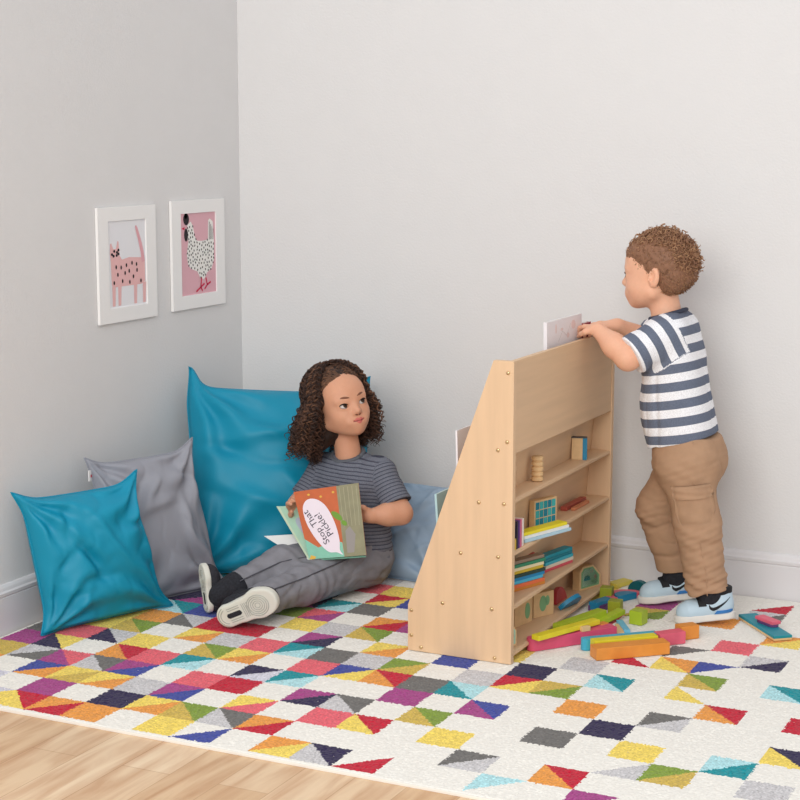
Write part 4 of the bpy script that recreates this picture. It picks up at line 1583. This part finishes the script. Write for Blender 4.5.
S._add(below_temple, PB(0, 0, 0) - .13, PB(0, 0, 0) + .13, .004, 's', None)
S.plane(PB(-.04, 0, -.066), R_ @ A3(.0, 0, -1))
S.plane(PB(-.092, 0, -.034), R_ @ A3(-.85, 0, -1), .01)
S.cone(PB(.10, 0, -.12), PB(-.02, 0, -.125), .052, .052, .004, 's')
V, Q, C = S.mesh(.0028, 1, BR1, lambda V: .0010 * wob(V, 420, 3) + .0008 * wob(V, 800, 4))
a = Acc()
a.add(V, Q, 0, np.array(BR1) * (1 + .18 * wob(V, 300, 8))[:, None])
g = np.random.default_rng(21)
for k in range(1250):
    th = g.uniform(-.15, 3.35)            # forehead, crown, nape
    w_ = .74 if th < 1.6 else .92
    side_ = g.uniform(-w_, w_)
    n_ = A3(math.cos(th) * math.cos(side_), math.sin(side_), math.sin(th) * math.cos(side_))
    if n_[0] > .3 and n_[2] < .42:
        continue
    base = A3(-.010, 0, .018) + n_ * A3(.088, .072, .080)
    edge_ = abs(side_) / w_
    L = g.uniform(.009, .018) * (1.15 - .55 * edge_) * (1.0 if n_[2] > -.2 else .7)
    dr = unit(n_ + A3(g.normal(0, .25), g.normal(0, .4), g.normal(0, .25)))
    dn = unit(dr * .3 + A3(g.normal(0, .6), g.normal(0, .6), g.normal(-.3, .5)))
    pth = np.stack([base, base + dr * L * .5, base + dr * L * .7 + dn * L * .35, base + dr * L * .65 + dn * L * .8])
    vv, ff = curl_tube(xf(pth, MB), g.uniform(.0035, .0062), g.uniform(.010, .015), .0014, k, 4, 9)
    t_ = g.uniform(0, 1) ** 1.3
    a.add(vv, ff, 0, tuple((1 - t_) * p + t_ * q for p, q in zip(BR1, BR2)))
# cropped hairs over the sides
capV, capN = V, normals(V, Q)
for k in g.choice(len(capV), 3600, replace=False):
    if capN[k] @ unit(capV[k] - PB(-.012, 0, .0)) < .72:
        continue
    L = g.uniform(.004, .008)
    tdir = unit(capN[k] * .45 + A3(.5, 0, -.55) + g.normal(0, .3, 3))
    p = capV[k]
    vv, ff = tube(np.stack([p - capN[k] * .001, p + tdir * L * .5, p + tdir * L - capN[k] * .0008]), np.array([.0011, .0010, .0005]), 3, cap=False)
    t_ = g.uniform(0, 1)
    a.add(vv, ff, 0, tuple((.85 - .85 * t_) * p_ + (.0 + t_) * q_ for p_, q_ in zip(BR1, BR2)))
a.build('hair', [m_hair], boy, smooth=True, col=True)

# ------------------------------------------------------------------ the girl on the cushions
girl = empty('person', (.64, -.44, 0), 'girl with long curly brown hair and grey clothes sitting on the rug with a book', 'person')
fG = unit((.80, -.56, .20))
upG = unit((-.30, -.02, 1.))
MG = frame((.583, -.425, .545), fG, upG)
S = Sdf()
PG = head(S, MG, SKIN_G, lin((206, 112, 104)), None, sc=.985)
S.cone((.590, -.412, .480), (.604, -.408, .375), .034, .039, .015)
S.cone((.535, -.405, .330), (.690, -.405, .332), .038, .038, .02)
S.cone((.612, -.405, .285), (.640, -.41, .10), .068, .076, .03)
gshL, gelL, gwrL = A3(.722, -.412, .335), A3(.788, -.440, .238), A3(.722, -.510, .238)
S.cone(gshL, gelL, .034, .031, .02)
S.cone(gelL, gelL + .4 * (gwrL - gelL), .0315, .030, .015)
S.cone(gelL + .4 * (gwrL - gelL), gwrL, .030, .020, .02)
hand(S, gwrL, unit((-.85, -.22, .25)), unit((-.10, -.95, -.2)), 1, (.2, .35, .3), .98, .1, (.4, .5))
gshR, gelR, gwrR = A3(.510, -.412, .325), A3(.470, -.470, .232), A3(.500, -.535, .235)
S.cone(gshR, gelR, .034, .031, .02)
S.cone(gelR, gwrR, .031, .020, .02)
hand(S, gwrR, unit((.05, -.55, .62)), unit((.75, -.45, .1)), -1, (.35, .55, .4), .98, .1, (.5, .5))
gh = dict(hL=A3(.668, -.420, .080), kL=A3(.610, -.690, .068), aL=A3(.562, -.880, .060), hR=A3(.585, -.420, .080), kR=A3(.525, -.660, .108), aR=A3(.462, -.808, .075))
S.cone(gh['hL'], gh['kL'], .052, .040, .02)
S.cone(gh['kL'], gh['aL'], .038, .026, .02)
S.cone(gh['hR'], gh['kR'], .052, .040, .02)
S.cone(gh['kR'], gh['aR'], .038, .026, .02)
V, Q, C = S.mesh(.0026, 1, SKIN_G)
a = Acc().add(V, Q, 0, C)
eye_parts(a, PG, MG, (1, .30, .22), (.06, .03, .015), lin((128, 82, 60)), lin((40, 26, 22)), .985)
a.build('body', [m_skin], girl, smooth=True, col=True)

# T-shirt
S = Sdf()
S.cone((.530, -.405, .335), (.695, -.405, .338), .052, .052, .03)
S.ell((.612, -.410, .30), (.105, .078, .09), None, .03)
for s_ in (-1, 1):
    S.cone((.615 + s_ * .035, -.408, .28), (.628 + s_ * .036, -.418, .085), .074, .080, .03)
S.cone(gshL - A3(.012, 0, 0), gelL, .046, .047, .02)
S.cone(gshR + A3(.012, 0, 0), gelR, .046, .047, .02)
gdL, gdR = unit(gelL - gshL), unit(gelR - gshR)
slab_cut(S, gelL - gdL * .030, gdL, .062, .12)
slab_cut(S, gelR - gdR * .030, gdR, .062, .12)
S.cone((.606, -.408, .355), (.602, -.410, .385), .062, .0475, .02)
slab_cut(S, (.6015, -.412, .391), (-.04, -.34, 1), .064, .07)
S.plane((.64, -.41, .062), (0, 0, -1))


def girl_stripe(V):
    st = (V[:, 2] + .05 * (V[:, 0] - .62) + .004 * wob(V, 18, 3)) / .0105
    for s0, e0, sg in ((gshL, gelL, 1), (gshR, gelR, -1)):
        d = unit(e0 - s0)
        al = (V - s0) @ d
        m_ = ((V[:, 0] - s0[0]) * sg > -.012 + .25 * np.clip(s0[2] - V[:, 2], 0, 1)) & (al > -.03)
        st = np.where(m_, al / .0105, st)
    return st


gfold = lambda V: .0026 * wob(V * A3(1, 1, .7), 42, 12) + .0012 * wob(V, 95, 14) + .0042 * crease(V * A3(1, 1, .8), 38, 71, .13) + .0018 * crease(V, 75, 73, .16) + .0025 * np.exp(-((V[:, 2] - .13) / .05) ** 2) * np.sin(V[:, 2] * 210 + 2.5 * wob(V, 18, 5))
m_gshirt = swatch('shirt_fine_stripes', [(0, (112, 116, 128)), (.62, (66, 68, 82)), (.84, (100, 104, 116))], weave=.2)
gs = sdf_obj('striped_shirt', S, .0030, m_gshirt, girl, disp=gfold, fattr=dict(St=girl_stripe))
v, f = tube(ring((.6015, -.412, .389), (-.04, -.34, 1), .0470), .0066, 8)
obj('neckband', v, f, mat('neckband_grey', (96, 100, 108), rough=.9), gs, smooth=True)

# jeans
m_den = mat('denim_grey', (132, 132, 139), rough=.8, spec=.2, noise=.10, nscale=35, bump=.08, bscale=700)
S = Sdf()
S.cone((.590, -.415, .085), (.660, -.415, .085), .078, .076, .04)
S.cone(gh['hL'] + A3(0, 0, .004), gh['kL'], .074, .056, .03)
S.cone(gh['kL'], gh['aL'], .055, .044, .02)
S.cone(gh['hR'] + A3(0, 0, .006), gh['kR'], .070, .054, .03)
S.cone(gh['kR'], gh['aR'], .052, .044, .02)
slab_cut(S, gh['aL'] * .96 + gh['kL'] * .04, gh['aL'] - gh['kL'], .06, .06)
slab_cut(S, gh['aR'] * .96 + gh['kR'] * .04, gh['aR'] - gh['kR'], .06, .06)
S.plane((0, 0, .004), (0, 0, -1))


def jean_fold(V):
    y = V[:, 1]
    hip = np.exp(-((y + .47) / .06) ** 2)
    kn = np.exp(-((y + .68) / .05) ** 2)
    an = np.exp(-((y + .80) / .06) ** 2)
    ph = 2.4 * wob(V, 15, 31)
    d = hip * .0022 * np.sin(V[:, 0] * 170 + V[:, 2] * 120 + 2 * ph) + kn * .0014 * np.sin(y * 170 + 2 * ph) + an * .0016 * np.sin(y * 170 + V[:, 2] * 60 + 2 * ph) + .0032 * wob(V, 42, 33) + .0010 * wob(V, 90, 35) + .0045 * crease(V * A3(1, .7, 1), 40, 61, .13) + .0022 * crease(V, 80, 63, .17)
    return d * np.clip(V[:, 2] / .02, 0, 1)


je = sdf_obj('jeans', S, .0028, m_den, girl, disp=jean_fold)
surfJ = [p for p in S.p if p[4] == 'u']
for A_, B_, C_, dr in (('hR', 'kR', 'aR', (.35, -.8, .35)), ('hL', 'kL', 'aL', (.45, -.75, .55))):
    q = np.array([gh[A_] + A3(0, -.03, .01), gh[B_], gh[C_] * .86 + gh[B_] * .14])
    q = np.stack([np.interp(np.linspace(0, 2, 50), [0, 1, 2], q[:, k]) for k in range(3)], 1)
    v, f = tube(onto(surfJ, q, dr, .0030), .0019, 5)
    obj('leg_seam', v, f, mat('denim_seam', (84, 84, 92), rough=.9), je, smooth=True)

for A_, B_, e_ in (('kL', 'aL', (.525, -.925, .052)), ('kR', 'aR', (.425, -.838, .055))):
    S = Sdf()
    S.cone(gh[B_] * .85 + gh[A_] * .15, gh[B_], .036, .036, .01)
    S.cone(gh[B_], e_, .036, .034, .02)
    sdf_obj('sock', S, .003, mat('sock_black', (38, 39, 46), rough=.9, noise=.3, nscale=160), girl)
st_g = dict(sole=mat('rubber_pale', (214, 214, 204), rough=.7), upper=mat('knit_black', (44, 45, 52), rough=.85, noise=.35, nscale=160, bump=.15, bscale=300),
            dark=mat('sneaker_dark', (32, 33, 40), rough=.8, noise=.3, nscale=160), ridge=mat('rubber_ridge', (178, 180, 172), rough=.8), tread=True)
tag(shoe(girl, (.496, -.962, .022), (.655, -.946, .096), (-.10, 1, .18), .192, st_g, 1)[0], 'black sneaker with a pale sole turned to the camera')
tag(shoe(girl, (.400, -.862, .004), (.376, -.850, .120), (.62, .78, .06), .140, st_g, -1)[0], 'black sneaker standing on its heel with the toe up')

# hair
HB1, HB2, HB3 = lin((46, 33, 29)), lin((84, 58, 46)), lin((122, 86, 64))
S = Sdf()
RG_ = MG[:3, :3]
S.ell(PG(-.016, 0, .022), (.094, .079, .084), RG_, .02)
S.ell(PG(-.045, 0, -.045), (.060, .080, .085), RG_, .03)
for s_ in (1, -1):
    S.cone(PG(-.034, s_ * .066, -.03), PG(-.040, s_ * .078, -.105), .028, .024, .03)
S.ell(PG(.092, 0, -.020), (.075, .066, .092), RG_, .006, 's')
S.ell(PG(.060, .006, -.10), (.075, .050, .095), RG_, .006, 's')
V, Q, C = S.mesh(.0035, 1, HB1, lambda V: .0025 * wob(V, 160, 3) + .0015 * wob(V, 400, 4))
a = Acc().add(V, Q, 0, np.array(HB1) * (1 + .25 * wob(V, 200, 8))[:, None])  # cap under the curls coloured dark, painting in shadow between them
g = np.random.default_rng(5)
down = RG_.T @ A3(0, 0, -1)
for k in range(820):
    al = math.radians(g.uniform(66, 180) if g.random() < .75 else g.uniform(60, 95)) * g.choice([-1, 1])
    layer = g.uniform(.98, 1.20)
    th0 = g.uniform(.05, .75)
    pts = []
    rad = A3(.094, .079, .084) * layer
    for th in np.linspace(th0, 1.62, 9):
        # partings run from the crown towards each side
        pts.append(A3(-.016 + .030 * (1 - th / 1.62) * math.cos(al), 0, .022) + rad * A3(math.sin(th) * math.cos(al), math.sin(th) * math.sin(al), math.cos(th)))
    H = g.uniform(.06, .165) * (1.0 if al < 0 else 1.12)
    gq = g.random()
    o_ = unit(A3(math.cos(al), math.sin(al), 0))
    p = pts[-1]
    for q in np.linspace(.12, 1, 9):
        pts.append(p + down * H * q + o_ * ((.004 + (.046 if al < 0 else .058) * gq) * q ** .8 * layer) + A3(0, 0, 0))
    w_ = xf(np.array(pts) * .985, MG)
    w_[:, 1] = np.minimum(w_[:, 1], -.075)
    vv, ff = curl_tube(w_, g.uniform(.0045, .0085), g.uniform(.017, .026), g.uniform(.0014, .0021), k, 4, 7)
    t_ = g.uniform(0, 1)
    c_ = [(1 - t_) * x + t_ * y for x, y in zip(HB1, HB2)] if g.random() < .72 else [(1 - t_) * x + t_ * y for x, y in zip(HB2, HB3)]
    a.add(vv, ff, 0, tuple(c_))
# curls that hang close to the neck
for k in range(260):
    s_ = g.choice([-1, 1])
    al = s_ * math.radians(g.uniform(75, 150))
    p = A3(-.016, 0, .0) + A3(.082, .072, .0) * A3(math.cos(al), math.sin(al), 0) * g.uniform(.80, 1.0) + A3(-.012, 0, g.uniform(-.035, .0))
    H = g.uniform(.09, .150)
    pts = [p + down * H * q + A3(-.010 * q, s_ * .010 * q, 0) for q in np.linspace(0, 1, 9)]
    w_ = xf(np.array(pts) * .985, MG)
    vv, ff = curl_tube(w_, g.uniform(.0045, .0080), g.uniform(.017, .026), g.uniform(.0014, .0021), 3000 + k, 4, 7)
    t_ = g.uniform(0, 1)
    a.add(vv, ff, 0, tuple((1 - t_) * x + t_ * y for x, y in zip(HB1, HB2)))
for k in range(170):
    s_ = g.choice([-1, 1])
    p = A3(g.uniform(-.035, .012), s_ * g.uniform(.060, .078), g.uniform(-.030, .0))
    H = g.uniform(.08, .145)
    pts = [p + down * H * q + A3(-.006 * q, s_ * .012 * q, 0) for q in np.linspace(0, 1, 9)]
    vv, ff = curl_tube(xf(np.array(pts) * .985, MG), g.uniform(.0045, .0080), g.uniform(.017, .026), g.uniform(.0014, .0021), 5000 + k, 4, 7)
    t_ = g.uniform(0, 1)
    a.add(vv, ff, 0, tuple((1 - t_) * x + t_ * y for x, y in zip(HB1, HB2)))
# swept-back strands over the hairline
for k in range(520):
    s_ = g.choice([-1, 1])
    az = s_ * math.radians(g.uniform(0, 78))
    pol = g.uniform(.15, 1.0 + .25 * abs(az)) if k % 3 else 1.0 + .25 * abs(az) - g.uniform(0, .08)
    p0 = A3(-.016, 0, .022) + A3(.094, .079, .084) * 1.01 * A3(math.sin(pol) * math.cos(az), math.sin(pol) * math.sin(az), math.cos(pol))
    if p0[0] > .070 and p0[2] < .060:
        continue
    pts = [p0]
    d0 = unit(A3(-.75, s_ * .75, .1))
    p = p0
    for q in range(10):
        p = p + d0 * .013
        n_ = (p - A3(-.016, 0, .022)) / A3(.094, .079, .084)
        p = A3(-.016, 0, .022) + unit(n_) * A3(.094, .079, .084) * (1.02 + .004 * q)
        d0 = unit(d0 + A3(0, 0, -.22))
        pts.append(p)
    vv, ff = curl_tube(xf(np.array(pts) * .985, MG), .0024, .022, .0017, 900 + k, 4, 6)
    t_ = g.uniform(0, 1)
    a.add(vv, ff, 0, tuple((1 - t_) * x + t_ * y for x, y in zip(HB1, HB3)))
a.build('hair', [m_hair], girl, smooth=True, col=True)
# ------------------------------------------------------------------ the open picture book
bt = empty('picture_book', (.66, -.60, .14), 'open picture book with orange and green cover held by the seated girl', 'book')


def sheet(P00, P10, P01, P11, th, bend, n=18):
    P00, P10, P01, P11 = [np.array(q, float) for q in (P00, P10, P01, P11)]
    u, w_ = np.meshgrid(np.linspace(0, 1, n), np.linspace(0, 1, n), indexing='ij')
    B = ((1 - u) * (1 - w_))[..., None] * P00 + (u * (1 - w_))[..., None] * P10 + ((1 - u) * w_)[..., None] * P01 + (u * w_)[..., None] * P11
    nr = unit(np.cross(P10 - P00, P01 - P00))
    B = B + nr * (bend * np.sin(w_ * PI))[..., None]
    F_, K_ = B.reshape(-1, 3) + nr * th / 2, B.reshape(-1, 3) - nr * th / 2
    m_ = n * n
    ii = np.arange(m_).reshape(n, n)
    q = np.stack([ii[:-1, :-1], ii[1:, :-1], ii[1:, 1:], ii[:-1, 1:]], -1).reshape(-1, 4)
    loop = np.concatenate([ii[:, 0], ii[-1, 1:], ii[-2::-1, -1], ii[0, -2:0:-1]])
    rim = np.array([[x, y, y + m_, x + m_] for x, y in zip(loop, np.roll(loop, -1))])[:, ::-1]
    f = np.concatenate([q, q[:, ::-1] + m_, rim])
    at = lambda uu, ww, o: ((1 - uu) * (1 - ww)) * P00 + (uu * (1 - ww)) * P10 + ((1 - uu) * ww) * P01 + (uu * ww) * P11 + nr * (bend * math.sin(ww * PI) + th / 2 + o)
    return np.concatenate([F_, K_]), f, at


def decal(acc, at, poly, o, m):
    """flat shape (u, v) laid on a sheet"""
    bm = bmesh.new()
    fc = bm.faces.new([bm.verts.new((x, y, 0)) for x, y in poly])
    bmesh.ops.triangulate(bm, faces=[fc])
    bm.normal_update()
    if sum(q.normal.z * q.calc_area() for q in bm.faces) < 0:
        bmesh.ops.reverse_faces(bm, faces=bm.faces)
    bmesh.ops.subdivide_edges(bm, edges=list(bm.edges), cuts=1)
    v, f = bm_out(bm)
    acc.add(np.array([at(x, y, o) for x, y, _ in v]), f, m)


def lettering(name, text, at, org, ang, size, asp, m, parent, o):
    c = bpy.data.curves.new(name, 'FONT')
    c.body = text
    c.size = 1
    c.align_x = 'CENTER'
    c.resolution_u = 3
    t = bpy.data.objects.new(name, c)
    COL.objects.link(t)
    me = bpy.data.meshes.new_from_object(t.evaluated_get(bpy.context.evaluated_depsgraph_get()))
    bpy.data.objects.remove(t)
    bm = bmesh.new()
    bm.from_mesh(me)
    bmesh.ops.triangulate(bm, faces=bm.faces)
    v, f = bm_out(bm)
    ca_, sa_ = math.cos(ang), math.sin(ang)
    V = [at(org[0] + size * (x * ca_ - y * sa_), org[1] + size * asp * (x * sa_ + y * ca_), o) for x, y, _ in v]
    return obj(name, V, f, m, parent)


K00, K10, K01, K11 = (.600, -.640, .128), (.762, -.606, .151), (.528, -.600, .306), (.714, -.560, .342)
m_orange, m_green = mat('cover_orange', (196, 96, 48), rough=.4, noise=.08, nscale=30), mat('cover_mint', (132, 196, 172), rough=.4, noise=.06, nscale=40)
m_olive = mat('cover_planks', (142, 138, 108), rough=.45, noise=.10, nscale=40)
m_bub, m_ink = mat('bubble_lilac', (238, 226, 236), rough=.4), mat('ink_dark', (50, 50, 66), rough=.6)
V, F, at = sheet(K00, K10, K01, K11, .002, .0)
cv = obj('front_cover', V, F, m_orange, bt)
a = Acc()
decal(a, at, [(.0, .0), (.62, .0), (.62, .20), (.50, .24), (.2, .16), (.0, .30)], .0003, 0)
decal(a, at, [(.62, 0), (1, 0), (1, 1), (.66, 1)], .0003, 1)
for k in range(5):
    decal(a, at, band([(.70 + .065 * k, .97), (.69 + .066 * k, .6 + .03 * (k % 3)), (.70 + .06 * k, .42)], .008), .0005, 2)
decal(a, at, [(.68, .05), (.80, .05), (.86, .30), (.78, .42), (.70, .36)], .0005, 5)
bub = [(.10, .50), (.08, .66), (.10, .78), (.18, .86), (.30, .86), (.42, .78), (.50, .64), (.56, .44), (.58, .24), (.56, .10), (.60, .03), (.50, .07), (.38, .08), (.28, .16), (.17, .32)]
bb = []
for i in range(len(bub)):     # smooth the bubble's outline
    p0, p1, p2, p3 = [np.array(bub[(i + d) % len(bub)]) for d in (-1, 0, 1, 2)]
    for t in (0, .25, .5, .75):
        bb.append(tuple(.5 * ((2 * p1) + (-p0 + p2) * t + (2 * p0 - 5 * p1 + 4 * p2 - p3) * t * t + (-p0 + 3 * p1 - 3 * p2 + p3) * t ** 3)))
decal(a, at, bb, .0007, 3)
for cx, cy in ((.22, .93), (.40, .88), (.60, .92)):
    decal(a, at, blob(cx, cy, .020, .016), .0005, 4)
for cx, cy, rx, ry, ro in ((.60, .58, .10, .045, -.7), (.70, .47, .05, .035, -.6)):
    decal(a, at, blob(cx, cy, rx, ry, 16, ro), .0009, 6)
decal(a, at, [(.0, .0), (.10, .0), (.13, .03), (.05, .06)], .0005, 4)
pic = a.build('cover_picture', [m_green, m_olive, mat('plank_pale', (168, 164, 136), rough=.5), m_bub, mat('cover_yellow', (226, 178, 70), rough=.5),
                                mat('cover_stone', (150, 144, 140), rough=.5), mat('leaf_green', (112, 156, 48), rough=.5)], cv)
lettering('title_line', 'Stop That', at, (.285, .47), math.radians(116), .150, .92, m_ink, cv, .0011)
lettering('title_line', 'Pickle!', at, (.415, .50), math.radians(116), .155, .92, m_ink, cv, .0011)
# title page behind the cover, then a loose page and the back cover
V, F, at2 = sheet((.598, -.642, .127), (.70, -.600, .140), (.452, -.566, .250), (.58, -.54, .262), .0012, -.006)
pg = obj('title_page', V, F, mat('page_mint', (170, 208, 184), rough=.6, noise=.05, nscale=40), bt)
a = Acc()
decal(a, at2, [(.24 + .9 * (x - .1) * .9, .18 + .72 * (y - .03)) for x, y in bb], .0004, 0)
decal(a, at2, [(0, 0), (.05, 0), (.06, 1), (0, 1)], .0003, 1)
a.build('page_picture', [mat('bubble_grey', (176, 186, 200), rough=.6), mat('page_edge_mint', (196, 214, 186), rough=.6)], pg)
lettering('title_line', 'Stop That', at2, (.46, .50), math.radians(112), .105, .8, mat('ink_soft', (112, 118, 136), rough=.7), pg, .0008)
lettering('title_line', 'Pickle!', at2, (.59, .52), math.radians(112), .105, .8, MATS['ink_soft'], pg, .0008)
V, F, at3 = sheet((.597, -.643, .126), (.70, -.600, .138), (.430, -.600, .168), (.56, -.545, .178), .0012, -.006)
obj('page', V, F, mat('page_white', (236, 236, 234), rough=.7), bt)
V, F, at4 = sheet((.600, -.640, .124), (.76, -.604, .145), (.446, -.585, .163), (.600, -.520, .168), .002, -.004)
obj('back_cover', V, F, m_green, bt)
